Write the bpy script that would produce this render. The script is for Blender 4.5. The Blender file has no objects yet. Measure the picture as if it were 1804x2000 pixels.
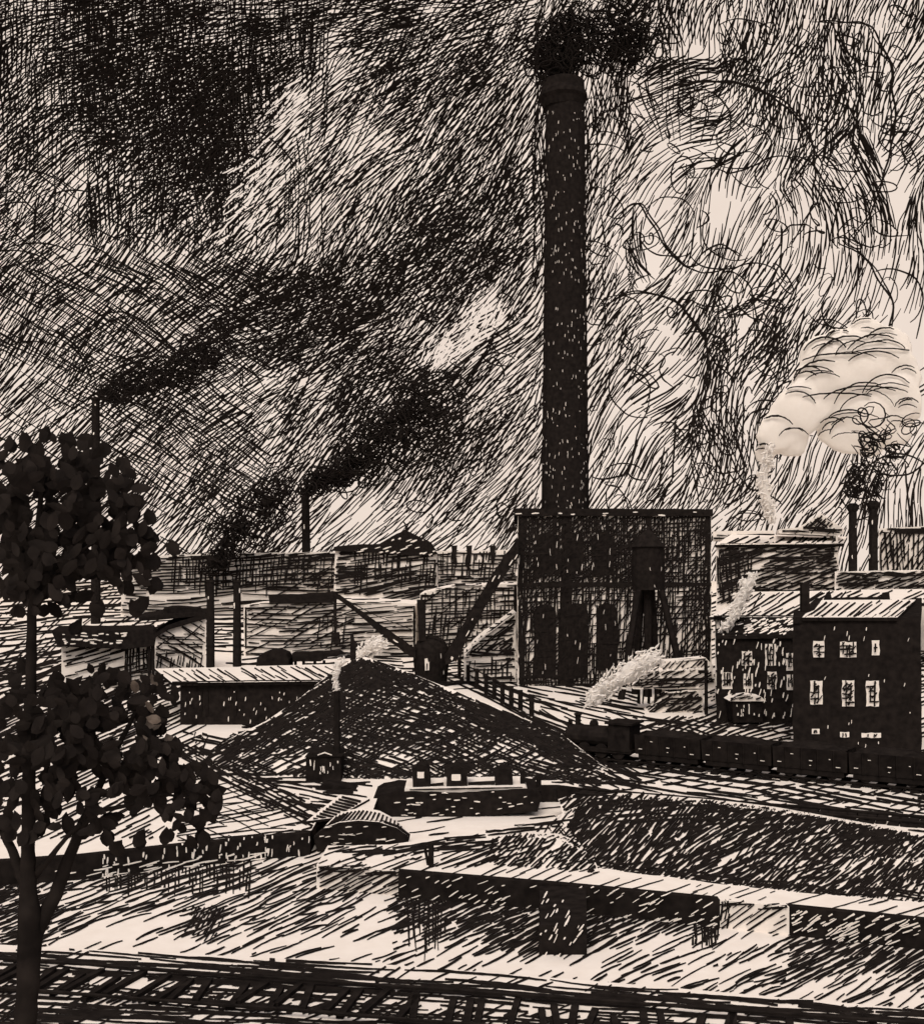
import bpy, bmesh, math, random
from mathutils import Vector, Matrix, noise
from mathutils.bvhtree import BVHTree
R = math.radians
random.seed(7)
U = random.uniform
sc = bpy.context.scene
COL = sc.collection

# ------------------------------------------------------------------ survey of the view: measurements -> metres
F, CX, HY, H = 2200.0, 902.0, 1100.0, 14.0
CAM = Vector((0, 0, H))
WZ = -1.1                                   # river level

def P(px, py, d):
    return Vector(((px - CX) * d / F, d, H - (py - HY) * d / F))
def G(px, py, z=0.0):
    return P(px, py, F * (H - z) / (py - HY))
def PK(px, py, d, k=0.0, pxr=CX):
    """like P on a wall turned about the vertical: k metres deeper per metre to the right, d deep at pxr"""
    return P(px, py, (d - k * (pxr - CX) * d / F) / (1 - k * (px - CX) / F))
def gd(py, z=0.0):
    return F * (H - z) / (py - HY)
def ray(px, py):
    return Vector(((px - CX) / F, 1.0, -(py - HY) / F)).normalized()

# ------------------------------------------------------------------ materials
def mat_diffuse(name, c1, c2, scale, detail=4, spec=0.0):
    m = bpy.data.materials.new(name); m.use_nodes = True
    nt = m.node_tree; b = nt.nodes['Principled BSDF']
    b.inputs['Roughness'].default_value = 1.0
    b.inputs['Specular IOR Level'].default_value = spec
    tc = nt.nodes.new('ShaderNodeTexCoord')
    n = nt.nodes.new('ShaderNodeTexNoise'); n.inputs['Scale'].default_value = scale; n.inputs['Detail'].default_value = detail
    r = nt.nodes.new('ShaderNodeValToRGB')
    r.color_ramp.elements[0].position = .3; r.color_ramp.elements[1].position = .7
    r.color_ramp.elements[0].color = (*c1, 1); r.color_ramp.elements[1].color = (*c2, 1)
    nt.links.new(tc.outputs['Object'], n.inputs['Vector'])
    nt.links.new(n.outputs['Fac'], r.inputs['Fac'])
    nt.links.new(r.outputs['Color'], b.inputs['Base Color'])
    return m
PAPER = mat_diffuse('pale_ground', (.715, .655, .60), (.77, .715, .665), 1.1)
INK = mat_diffuse('ink_black', (.009, .0075, .007), (.019, .0155, .014), 2.3)
WASH = mat_diffuse('ink_wash', (.009, .0075, .007), (.016, .013, .012), 3.0)
PALE = mat_diffuse('pale_wash', (.42, .36, .31), (.66, .57, .49), 5.0)
STEAM = mat_diffuse('steam_white', (.80, .755, .71), (.84, .80, .76), .8)
GREY = mat_diffuse('grey_wash', (.055, .044, .037), (.16, .13, .11), 6.0)
def make_steam(m):
    nt = m.node_tree; b = nt.nodes['Principled BSDF']; o = nt.nodes['Material Output']
    t = nt.nodes.new('ShaderNodeBsdfTranslucent'); x = nt.nodes.new('ShaderNodeMixShader'); x.inputs[0].default_value = .3
    t.inputs['Color'].default_value = (.92, .90, .87, 1)
    nt.links.new(b.outputs[0], x.inputs[1]); nt.links.new(t.outputs[0], x.inputs[2]); nt.links.new(x.outputs[0], o.inputs['Surface'])
make_steam(STEAM)
def sky_material():
    m = bpy.data.materials.new('sky_light'); m.use_nodes = True
    nt = m.node_tree; nt.nodes.clear()
    o = nt.nodes.new('ShaderNodeOutputMaterial'); e = nt.nodes.new('ShaderNodeEmission')
    tc = nt.nodes.new('ShaderNodeTexCoord')
    n = nt.nodes.new('ShaderNodeTexNoise'); n.inputs['Scale'].default_value = .012; n.inputs['Detail'].default_value = 6
    r = nt.nodes.new('ShaderNodeValToRGB')
    r.color_ramp.elements[0].position = .3; r.color_ramp.elements[1].position = .7
    r.color_ramp.elements[0].color = (.82, .69, .60, 1); r.color_ramp.elements[1].color = (.895, .765, .67, 1)
    nt.links.new(tc.outputs['Object'], n.inputs['Vector']); nt.links.new(n.outputs['Fac'], r.inputs['Fac'])
    nt.links.new(r.outputs['Color'], e.inputs['Color']); nt.links.new(e.outputs[0], o.inputs['Surface'])
    return m
SKY = sky_material()
SET = [PAPER, INK, WASH, PALE, STEAM, GREY]       # slots 0..5 of every ordinary mesh

# ------------------------------------------------------------------ mesh builder
def inpoly(x, y, poly):
    c = False; j = len(poly) - 1
    for i in range(len(poly)):
        xi, yi = poly[i]; xj, yj = poly[j]
        if (yi > y) != (yj > y) and x < (xj - xi) * (y - yi) / (yj - yi) + xi: c = not c
        j = i
    return c
def ns(x, y, z=0.0):
    return noise.noise(Vector((x, y, z)))
def wob(poly, amp=1.3, step=14, closed=True):
    out = []; n = len(poly)
    for i in range(n if closed else n - 1):
        a = poly[i]; b = poly[(i + 1) % n]
        l = math.hypot(b[0] - a[0], b[1] - a[1]); k = max(1, int(l / step))
        for j in range(k):
            t = j / k
            out.append((a[0] + (b[0] - a[0]) * t + U(-amp, amp) * (j > 0), a[1] + (b[1] - a[1]) * t + U(-amp, amp) * (j > 0)))
    if not closed: out.append(poly[-1])
    return out

class MB:
    def __init__(s):
        s.V = []; s.F = []; s.M = []; s.nb = 0; s._b = None
    def add(s, vs, fs, mat=0):
        o = len(s.V); s.V += [Vector(v) for v in vs]
        for f in fs: s.F.append(tuple(i + o for i in f)); s.M.append(mat)
        return s
    def box(s, x0, x1, y0, y1, z0, z1, mat=1):
        v = [(x, y, z) for x in (x0, x1) for y in (y0, y1) for z in (z0, z1)]
        return s.add(v, [(0, 1, 3, 2), (4, 6, 7, 5), (0, 4, 5, 1), (2, 3, 7, 6), (0, 2, 6, 4), (1, 5, 7, 3)], mat)
    def wall(s, px0, px1, pyt, d, depth, z0=0.0, mat=1, pyb=None):
        a = P(px0, pyt, d); b = P(px1, pyt, d)
        if pyb is not None: z0 = P(px0, pyb, d).z
        return s.box(a.x, b.x, d, d + depth, z0, a.z, mat)
    def prism(s, poly, d, depth, mat=1, amp=0.0, top=None, k=0.0, pxr=CX):
        if amp: poly = wob(poly, amp)
        n = len(poly)
        v = [PK(x, y, d, k, pxr) for x, y in poly]
        w = [p + Vector((-k, 1, 0)).normalized() * depth for p in v]
        fs = [tuple(range(n)), tuple(range(2 * n - 1, n - 1, -1))]
        s.add(v + w, fs, mat)
        o = len(s.V) - 2 * n
        for i in range(n):
            j = (i + 1) % n
            s.F.append((o + i, o + j, o + n + j, o + n + i)); s.M.append(mat if top is None else top)
        return s
    def quad(s, a, b, c, d, mat=0):
        return s.add([a, b, c, d], [(0, 1, 2, 3)], mat)
    def slab(s, a, b, c, d, th, mat=0, under=1):
        v = [Vector(p) for p in (a, b, c, d)]; w = [p - Vector((0, 0, th)) for p in v]
        s.add(v + w, [(0, 1, 2), (0, 2, 3)], mat)
        o = len(s.V) - 8
        for f in [(4, 7, 6), (4, 6, 5), (0, 4, 5, 1), (1, 5, 6, 2), (2, 6, 7, 3), (3, 7, 4, 0)]:
            s.F.append(tuple(o + i for i in f)); s.M.append(under)
        return s
    def tube(s, pts, rad, n=6, mat=1, cap=True):
        pts = [Vector(p) for p in pts]; k = len(pts)
        if not hasattr(rad, '__len__'): rad = [rad] * k
        vs = []; fs = []
        for i in range(k):
            t = (pts[min(i + 1, k - 1)] - pts[max(i - 1, 0)])
            if t.length < 1e-9: t = Vector((0, 0, 1))
            t.normalize()
            u = t.cross(Vector((0.13, 1, 0.07))); u = u.normalized() if u.length > 1e-3 else Vector((1, 0, 0))
            w = t.cross(u)
            for j in range(n):
                a = 2 * math.pi * j / n
                vs.append(pts[i] + (u * math.cos(a) + w * math.sin(a)) * rad[i])
        for i in range(k - 1):
            for j in range(n):
                fs.append((i * n + j, i * n + (j + 1) % n, (i + 1) * n + (j + 1) % n, (i + 1) * n + j))
        if cap:
            fs.append(tuple(range(n - 1, -1, -1))); fs.append(tuple((k - 1) * n + j for j in range(n)))
        return s.add(vs, fs, mat)
    def lathe(s, cx, cy, prof, n=20, mat=1, jit=0.0):
        vs = []; fs = []; k = len(prof)
        for r, z in prof:
            for j in range(n):
                a = 2 * math.pi * j / n
                rr = r * (1 + U(-jit, jit))
                vs.append((cx + rr * math.cos(a), cy + rr * math.sin(a), z))
        for i in range(k - 1):
            for j in range(n):
                fs.append((i * n + j, i * n + (j + 1) % n, (i + 1) * n + (j + 1) % n, (i + 1) * n + j))
        fs.append(tuple(range(n - 1, -1, -1))); fs.append(tuple((k - 1) * n + j for j in range(n)))
        return s.add(vs, fs, mat)
    def lump(s, c, r, mat=4, sub=3, amp=.18, sq=(1, 1, 1), fr=1.6):
        bm = bmesh.new(); bmesh.ops.create_icosphere(bm, subdivisions=sub, radius=1)
        sd = U(0, 99)
        vs = []
        for v in bm.verts:
            k = 1 + amp * noise.noise(v.co * fr + Vector((sd, sd, 0))) + amp * .5 * noise.noise(v.co * fr * 2.3 + Vector((0, sd, sd)))
            vs.append(Vector(c) + Vector((v.co.x * sq[0], v.co.y * sq[1], v.co.z * sq[2])) * k * r)
        bm.verts.index_update()
        s.add(vs, [tuple(v.index for v in f.verts) for f in bm.faces], mat); bm.free()
        return s
    def fuse(s, voxel, it, mat=4):
        me = bpy.data.meshes.new('tmp'); me.from_pydata(s.V, [], s.F); o = bpy.data.objects.new('tmp', me); COL.objects.link(o)
        r = o.modifiers.new('r', 'REMESH'); r.mode = 'VOXEL'; r.voxel_size = voxel
        q = o.modifiers.new('s', 'SMOOTH'); q.iterations = it; q.factor = .5
        dg = bpy.context.evaluated_depsgraph_get(); e = o.evaluated_get(dg); d = e.to_mesh()
        s.V = [v.co.copy() for v in d.vertices]; s.F = [f for p in d.polygons for f in ([tuple(p.vertices)] if len(p.vertices) == 3 else [(p.vertices[0], p.vertices[1], p.vertices[2]), (p.vertices[0], p.vertices[2], p.vertices[3])])]
        s.M = [mat] * len(s.F); e.to_mesh_clear(); bpy.data.objects.remove(o); bpy.data.meshes.remove(me)
        return s
    # ---- pen strokes laid on the mesh's own surface
    def freeze(s):
        s._b = BVHTree.FromPolygons([tuple(v) for v in s.V], s.F); return s
    def cast(s, px, py, eps):
        d = ray(px, py)
        if s._b == 'dome':
            return CAM + d * (RD * (1 - eps)), RD
        loc, nrm, idx, dist = s._b.ray_cast(CAM, d)
        if loc is None: return None, 0
        if nrm.dot(d) > 0: nrm = -nrm
        return CAM + (loc - CAM) * (1 - eps) + nrm * (dist * .00022), dist
    def line(s, pts, w, mat=1, poly=None, eps=None, taper=True):
        if s._b is None: s.freeze()
        if eps is None: eps = U(.0006, .0016)
        n = len(pts); run = []
        def flush():
            if len(run) > 1:
                o = len(s.V)
                for a, b in run: s.V.append(a); s.V.append(b)
                for i in range(len(run) - 1):
                    s.F.append((o + 2 * i, o + 2 * i + 1, o + 2 * i + 3, o + 2 * i + 2)); s.M.append(mat)
            run.clear()
        last = 0
        for i, (x, y) in enumerate(pts):
            if poly is not None and not inpoly(x, y, poly): flush(); continue
            x0, y0 = pts[max(i - 1, 0)]; x1, y1 = pts[min(i + 1, n - 1)]
            tx, ty = x1 - x0, y1 - y0; l = math.hypot(tx, ty) or 1
            t = i / max(1, n - 1)
            k = (.45 + .55 * math.sin(math.pi * min(max(t, .03), .97)) ** .5) if taper else 1
            hw = w * .5 * k * U(.85, 1.15)
            ox, oy = -ty / l * hw, tx / l * hw
            a, da = s.cast(x + ox, y + oy, eps); b, db = s.cast(x - ox, y - oy, eps)
            if a is None or b is None: flush(); continue
            if run and abs(da - last) > .12 * last: flush()
            last = da; run.append((a, b))
        flush()
    def stroke(s, x, y, ang, L, w, mat=1, bend=.05, poly=None, eps=None):
        a = R(ang); dx, dy = math.cos(a), -math.sin(a)
        n = max(3, int(L / 11) + 2); c = U(-bend, bend) * L * 2
        pts = []
        for i in range(n):
            t = i / (n - 1) - .5; q = c * (.25 - t * t) + U(-.35, .35)
            pts.append((x + dx * t * L - dy * q, y + dy * t * L + dx * q))
        s.line(pts, w, mat, poly, eps)
    def hatch(s, poly, ang, gap, L, w, tone=1.0, jit=.35, wobble=5, mat=1, bend=.05, eps=None, loose=.55):
        if s._b is None: s.freeze()
        gap *= .74; w *= .82; L *= 1.12
        a = R(ang); dx, dy = math.cos(a), -math.sin(a); nx, ny = -dy, dx
        S = [p[0] * dx + p[1] * dy for p in poly]; T = [p[0] * nx + p[1] * ny for p in poly]
        t = min(T) + U(0, gap)
        while t < max(T):
            q = min(S) - U(0, L)
            while q < max(S):
                l = L * U(.5, 1.45); m = q + l / 2
                tt = t + U(-jit, jit) * gap
                x, y = m * dx + tt * nx, m * dy + tt * ny
                tn = tone(x, y) if callable(tone) else tone
                if random.random() < 1 - max(0, 1 - tn) ** 1.2:
                    s.stroke(x, y, ang + wobble * 2 * ns(x * .006, y * .006, ang) + U(-1, 1) * wobble * .35, l, w * U(.7, 1.3), mat, bend, None if random.random() < loose and inpoly(x, y, poly) else poly, eps)
                q += l * U(.8, 1.1)
            t += gap
        return s
    def flecks(s, poly, n, ang=88, L=9, w=2.6, mat=0):
        xs = [p[0] for p in poly]; ys = [p[1] for p in poly]
        for _ in range(n):
            x, y = U(min(xs), max(xs)), U(min(ys), max(ys))
            if ns(x * .02, y * .02, 3) < U(-.9, .25): continue
            if inpoly(x, y, poly): s.stroke(x, y, ang + U(-9, 9), L * U(.4, 1.6), w * U(.6, 1.2), mat, .05, poly, U(.0020, .0026))
        return s
    def build(s, name, parent=None, mats=None, base=None, local=False, smooth=False, **kw):
        me = bpy.data.meshes.new(name)
        if local: org = Vector((0, 0, 0))
        elif base is not None: org = Vector(base)
        else:
            xs = [v.x for v in s.V]; ys = [v.y for v in s.V]; zs = [v.z for v in s.V]
            org = Vector(((min(xs) + max(xs)) / 2, (min(ys) + max(ys)) / 2, min(zs)))
        me.from_pydata([v - org for v in s.V], [], s.F)
        for m in (mats or SET): me.materials.append(m)
        me.polygons.foreach_set('material_index', s.M)
        if smooth: me.polygons.foreach_set('use_smooth', [True] * len(s.F))
        me.update()
        o = bpy.data.objects.new(name, me); COL.objects.link(o)
        if parent is not None:
            o.parent = parent
            o.location = org if local else org - WORLD[parent.name]
        else: o.location = org
        WORLD[o.name] = org if parent is None or not local else WORLD[parent.name]
        tag(o, **kw)
        return o
WORLD = {}
def tag(o, label=None, cat=None, group=None, kind=None):
    if label: o['label'] = label
    if cat: o['category'] = cat
    if group: o['group'] = group
    if kind: o['kind'] = kind
def thing(name, loc, label, cat, group=None, rz=0.0):
    o = bpy.data.objects.new(name, None); o.empty_display_size = .5
    COL.objects.link(o); o.location = loc; o.rotation_euler.z = rz
    WORLD[o.name] = Vector(loc); tag(o, label, cat, group)
    return o
def crom(pts, k=10):
    out = []; n = len(pts)
    for i in range(n - 1):
        a, b, c, d = pts[max(i - 1, 0)], pts[i], pts[i + 1], pts[min(i + 2, n - 1)]
        for j in range(k):
            t = j / k; out.append(tuple(.5 * (2 * q + (r - p) * t + (2 * p - 5 * q + 4 * r - u) * t * t + (3 * q - p - 3 * r + u) * t ** 3) for p, q, r, u in zip(a, b, c, d)))
    return out + [pts[-1]]
def rect(x0, y0, x1, y1): return [(x0, y0), (x1, y0), (x1, y1), (x0, y1)]
def gauss(x, y, cx, cy, sx, sy): return math.exp(-((x - cx) / sx) ** 2 - ((y - cy) / sy) ** 2)
def lerp(a, b, t): return a + (b - a) * t
def interp(pts, t):
    k = len(pts) - 1; f = min(max(t, 0), 1) * k; i = min(int(f), k - 1); f -= i
    return tuple(lerp(a, b, f) for a, b in zip(pts[i], pts[i + 1]))

# ------------------------------------------------------------------ camera, light
cam = bpy.data.cameras.new('camera'); co = bpy.data.objects.new('camera', cam); COL.objects.link(co)
co.location = CAM; co.rotation_euler = (R(90), 0, 0)
cam.sensor_fit = 'HORIZONTAL'; cam.sensor_width = 36; cam.lens = 36 * F / 1804
cam.shift_y = (HY - 1000) / 1804; cam.clip_end = 6000; cam.clip_start = .1
sc.camera = co
w = bpy.data.worlds.new('World'); sc.world = w; w.use_nodes = True
nt = w.node_tree; sky = nt.nodes.new('ShaderNodeTexSky'); sky.sky_type = 'NISHITA'; sky.sun_disc = False
SUN_EL, SUN_AZ = 50, 190
sky.sun_elevation = R(SUN_EL); sky.sun_rotation = R(SUN_AZ); sky.dust_density = 6; sky.air_density = 1; sky.ozone_density = 0.3
nt.links.new(sky.outputs[0], nt.nodes['Background'].inputs[0]); nt.nodes['Background'].inputs[1].default_value = .10
sl = bpy.data.lights.new('sun', 'SUN'); sl.energy = 1.5; sl.angle = R(30); sl.color = (1, .93, .84)
so = bpy.data.objects.new('sun', sl); COL.objects.link(so)
sd = Vector((math.sin(R(SUN_AZ)) * math.cos(R(SUN_EL)), math.cos(R(SUN_AZ)) * math.cos(R(SUN_EL)), math.sin(R(SUN_EL))))
so.rotation_euler = sd.to_track_quat('Z', 'Y').to_euler(); so.location = sd * 60
vs = sc.view_settings; vs.view_transform = 'Standard'; vs.look = 'None'; vs.exposure = 0.0; vs.gamma = 1

# ------------------------------------------------------------------ SKY
RD = 900.0
def build_sky():
    m = MB()
    na, ne = 40, 22
    vs_ = []
    for i in range(ne + 1):
        e = R(lerp(-3, 62, i / ne))
        for j in range(na + 1):
            a = R(lerp(-72, 72, j / na))
            vs_.append(CAM + Vector((math.sin(a) * math.cos(e), math.cos(a) * math.cos(e), math.sin(e))) * RD)
    fs = [(i * (na + 1) + j, i * (na + 1) + j + 1, (i + 1) * (na + 1) + j + 1, (i + 1) * (na + 1) + j) for i in range(ne) for j in range(na)]
    m.add(vs_, fs, 0); m._b = 'dome'
    rows = ["688888777665666655",
            "699998677766667774",
            "688997556667665675",
            "557897457777654564",
            "556775578776543564",
            "555578887766545653",
            "565688876545677641",
            "568756777555747511",
            "446655778755577512",
            "445566456544565454",
            "344555333454444434",
            "344444333444444433"]
    cov = [.03, .08, .2, .33, .45, .56, .67, .77, .86, .935]
    def tone(x, y):
        x = min(max(x / 100 - .5, 0), 16.999); y = min(max(y / 100 - .5, 0), 10.999)
        i, j = int(y), int(x); fy, fx = y - i, x - j
        g = lambda a, b: cov[int(rows[a][b])]
        return lerp(lerp(g(i, j), g(i, j + 1), fx), lerp(g(i + 1, j), g(i + 1, j + 1), fx), fy)
    def bright(x, y):                       # breaks in the cloud
        v = 0
        for (ax, ay, bx, by, r) in ((585, 170, 480, 440, 34), (955, 605, 860, 695, 34), (640, 690, 630, 790, 16)):
            t = ((x - ax) * (bx - ax) + (y - ay) * (by - ay)) / ((bx - ax) ** 2 + (by - ay) ** 2); t = min(max(t, 0), 1)
            q = math.hypot(x - ax - t * (bx - ax), y - ay - t * (by - ay))
            v = max(v, math.exp(-(q / r) ** 2))
        for (ax, ay, rx, ry) in ((1255, 400, 46, 60), (1300, 690, 50, 70), (1330, 300, 90, 26), (1400, 390, 40, 34), (1590, 560, 60, 40), (1235, 810, 40, 50), (1730, 560, 40, 120), (1560, 420, 40, 30), (1470, 780, 30, 40), (700, 990, 60, 40), (530, 730, 40, 24)):
            v = max(v, 2.0 * gauss(x, y, ax, ay, rx, ry))
        return v
    def direction(x, y):
        h = random.random(); n = 14 * ns(x * .004, y * .004)
        if x < 1040:
            if y < 140 and h < .6: return 14 + n
            t = tone(x, y)
            if t > .74 and x < 600 and y < 480:
                return (89 if h < .33 else 8 if h < .58 else 38 if h < .88 else -35) + n * .5
            if x < 480 and y > 380 and h < .34: return -32 + n
            if x < 300 and y < 600 and h < .3: return 80 + n * .5
            if h > .93: return 85 + n
            if h > .86: return 10 + n
            return 40 + (y - 500) * .016 + n
        dx, dy = x - 1390, y - 470; r = math.hypot(dx, dy)
        if 90 < r < 360 and y < 640 and h < .62:
            return math.degrees(math.atan2(dx, dy)) % 180 + n if r > 200 else math.degrees(math.atan2(dx, dy)) + n
        if h > .88: return 100 + n
        return 58 + n
    dk = lambda x, y: max(0, (tone(x, y) - .7) * 3) * (1 - bright(x, y))
    m.hatch(rect(-40, -40, 720, 560), 89, 19, 70, 3, dk, wobble=4, eps=.0017)
    m.hatch(rect(-40, 330, 520, 980), -33, 24, 100, 3, .55, wobble=8, bend=.1, eps=.0019)
    m.hatch(rect(-40, -40, 90, 700), 64, 15, 70, 3, .8, wobble=4, eps=.0019)
    # strokes that follow the drift of the smoke, in batches
    def flow(x, y, lay):
        n = 16 * ns(x * .0035, y * .0035, 1) + 8 * ns(x * .011, y * .011, 2)
        if x > 1150: n += 34 * ns(x * .0075, y * .0075, 5) * min(1, (x - 1150) / 80)
        if x < 1040:
            if lay == 1: return (88 if x < 640 and y < 500 else -32 if x < 520 else 62) + n * .6
            if lay == 2: return (8 if y < 520 else 18) + n * .6
            return (12 + y * .16 if y < 170 else 39) + n
        dx, dy = x - 1390, y - 470; r = math.hypot(dx, dy)
        a = math.degrees(math.atan2(dx, dy)) % 180
        wgt = math.exp(-((r - 250) / 130) ** 2) if y < 620 and dx > -160 else 0
        base = 58 + n * 1.4
        if a < 58 - 90: a += 180
        if wgt > .45 and lay == 0: return a if a < 125 else base
        return base + (34 if lay == 1 else -30 if lay == 2 else 0)
    def streak(x, y, lay, L, ww, tl=0):
        pts = [(x, y)]; k = max(3, int(L / 12)); a = flow(x, y, lay) + tl; cur = U(-1.6, 1.6)
        for i in range(k):
            aa = a + .6 * (flow(x, y, lay) + tl - a) + cur * i
            x += math.cos(R(aa)) * L / k; y -= math.sin(R(aa)) * L / k; pts.append((x + U(-.4, .4), y + U(-.4, .4)))
        m.line(pts, ww, 1, None, U(.001, .004))
    order = (0, 0, 1, 0, 2, 1, 0, 2, 1)
    for li, lay in enumerate(order):
        step = 52 + 4 * (li % 3)
        for gy in range(-80 - 9 * li, 1150, step):
            for gx in range(-560 - 13 * li, 2380, step):
                x0, y0 = gx + step / 2 + U(-12, 12), gy + step / 2 + U(-12, 12)
                g = U(7.4, 10.5) * (1 if x0 < 1040 else 1.12); tilt = U(-7, 7) + (13 if li in (1, 5) else -11 if li in (3, 7) else 0)
                L = step * U(1.25, 1.75); k = int(step * 1.12 / g); ww = U(2.3, 3.1) * (1.25 if random.random() < .07 else 1)
                a = R(flow(x0, y0, lay) + tilt)
                for q_ in range(k):
                    o = (q_ - k / 2) * g + U(-1.6, 1.6); q = U(-10, 10) - L * .5
                    xx, yy = x0 + math.sin(a) * o + math.cos(a) * q, y0 + math.cos(a) * o - math.sin(a) * q
                    mx, my = xx + math.cos(a) * L / 2, yy - math.sin(a) * L / 2
                    c = min(tone(mx, my), .96) * max(.04, 1 - .36 * bright(mx, my))
                    if random.random() < min(1, max(0, -math.log(1 - c) / (.36 if mx < 1040 else .45) - li)):
                        streak(xx, yy, lay, L * U(.75, 1.2), ww * U(.8, 1.2), tilt)
    # curling pen loops of smoke drifting in the sky
    def curl(x, y, r, n, drift, w, asp=.7, rot=None):
        rot = U(0, 6) if rot is None else rot; pts = []; ph = U(0, 6)
        for i in range(int(n * 14)):
            t = i / 14 * 2 * math.pi
            rr = r * (1 + .3 * math.sin(t * .37 + ph))
            ux, uy = rr * math.cos(t + ph), rr * asp * math.sin(t + ph)
            pts.append((x + ux * math.cos(rot) - uy * math.sin(rot) + drift[0] * i / 14, y + ux * math.sin(rot) + uy * math.cos(rot) + drift[1] * i / 14))
        m.line(pts, w, 1, None, U(.001, .004))
    for _ in range(230):
        x, y = U(1150, 1790), U(20, 1030)
        if random.random() > .15 + tone(x, y): continue
        curl(x, y, U(12, 36), U(.6, 1.8), (U(-24, 24), U(-24, 24)), U(2.2, 3.4), U(.22, .6))
    for _ in range(110):
        x, y = U(380, 1040), U(560, 1060)
        if random.random() > .2 + tone(x, y): continue
        curl(x, y, U(10, 30), U(.6, 1.6), (U(-20, 20), U(-20, 20)), U(2.2, 3.4), U(.22, .6))
    for _ in range(60):
        x, y = U(0, 450), U(320, 800)
        a0 = U(180, 300); rr = U(60, 170)
        m.line([(x + rr * math.cos(R(a0 + k * 6)), y + rr * math.sin(R(a0 + k * 6))) for k in range(int(U(7, 14)))], U(2.5, 3.6), 1, None, .002)
    # long loose outlines of rolling smoke on the right
    for pts in ([(1140, 250), (1220, 200), (1330, 165), (1450, 165), (1545, 215), (1590, 300), (1585, 400), (1540, 480)],
                [(1150, 480), (1210, 420), (1250, 400), (1290, 470), (1340, 520), (1400, 480), (1440, 500)],
                [(1590, 40), (1690, 50), (1722, 90), (1740, 150), (1735, 300), (1700, 400), (1660, 470)],
                [(1640, 470), (1700, 520), (1740, 600), (1720, 700), (1690, 750)],
                [(1170, 600), (1250, 570), (1340, 610), (1380, 690), (1360, 800), (1320, 900)]):
        pp = crom(pts)
        for k in range(2):
            m.line([(x + 12 * ns(x * .02, y * .02, k) + 6 * k, y + 7 * ns(y * .02, x * .02, k + 5)) for x, y in pp], U(3, 4.5), 1, None, U(.001, .004))
    for _ in range(120):
        x, y = U(1160, 1780), U(60, 1000); r = U(18, 70); a0 = U(0, 360); sw_ = U(80, 210); sq_ = U(.5, 1)
        if bright(x, y) > .8 and random.random() < .5: continue
        m.line([(x + r * math.cos(R(a0 + sw_ * i / 16)) + 3 * ns(i * .3, x), y + r * sq_ * math.sin(R(a0 + sw_ * i / 16)) + 3 * ns(i * .3, y)) for i in range(17)], U(2.4, 3.8), 1, None, U(.001, .004))
    # scraped bright streaks
    for (ax, ay, bx, by, r, n, ang) in ((590, 150, 470, 460, 50, 110, 40), (970, 590, 845, 705, 34, 110, 58)):
        for _ in range(n):
            t = U(0, 1); x = lerp(ax, bx, t) + random.gauss(0, r * .62); y = lerp(ay, by, t) + random.gauss(0, r * .4)
            m.stroke(x, y, ang + U(-14, 14), U(8, 40), U(1.6, 3.8), 0, .1, None, U(.006, .010))
    m.build('sky', mats=[SKY, INK], base=(0, 0, 0), kind='structure')
build_sky()

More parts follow.
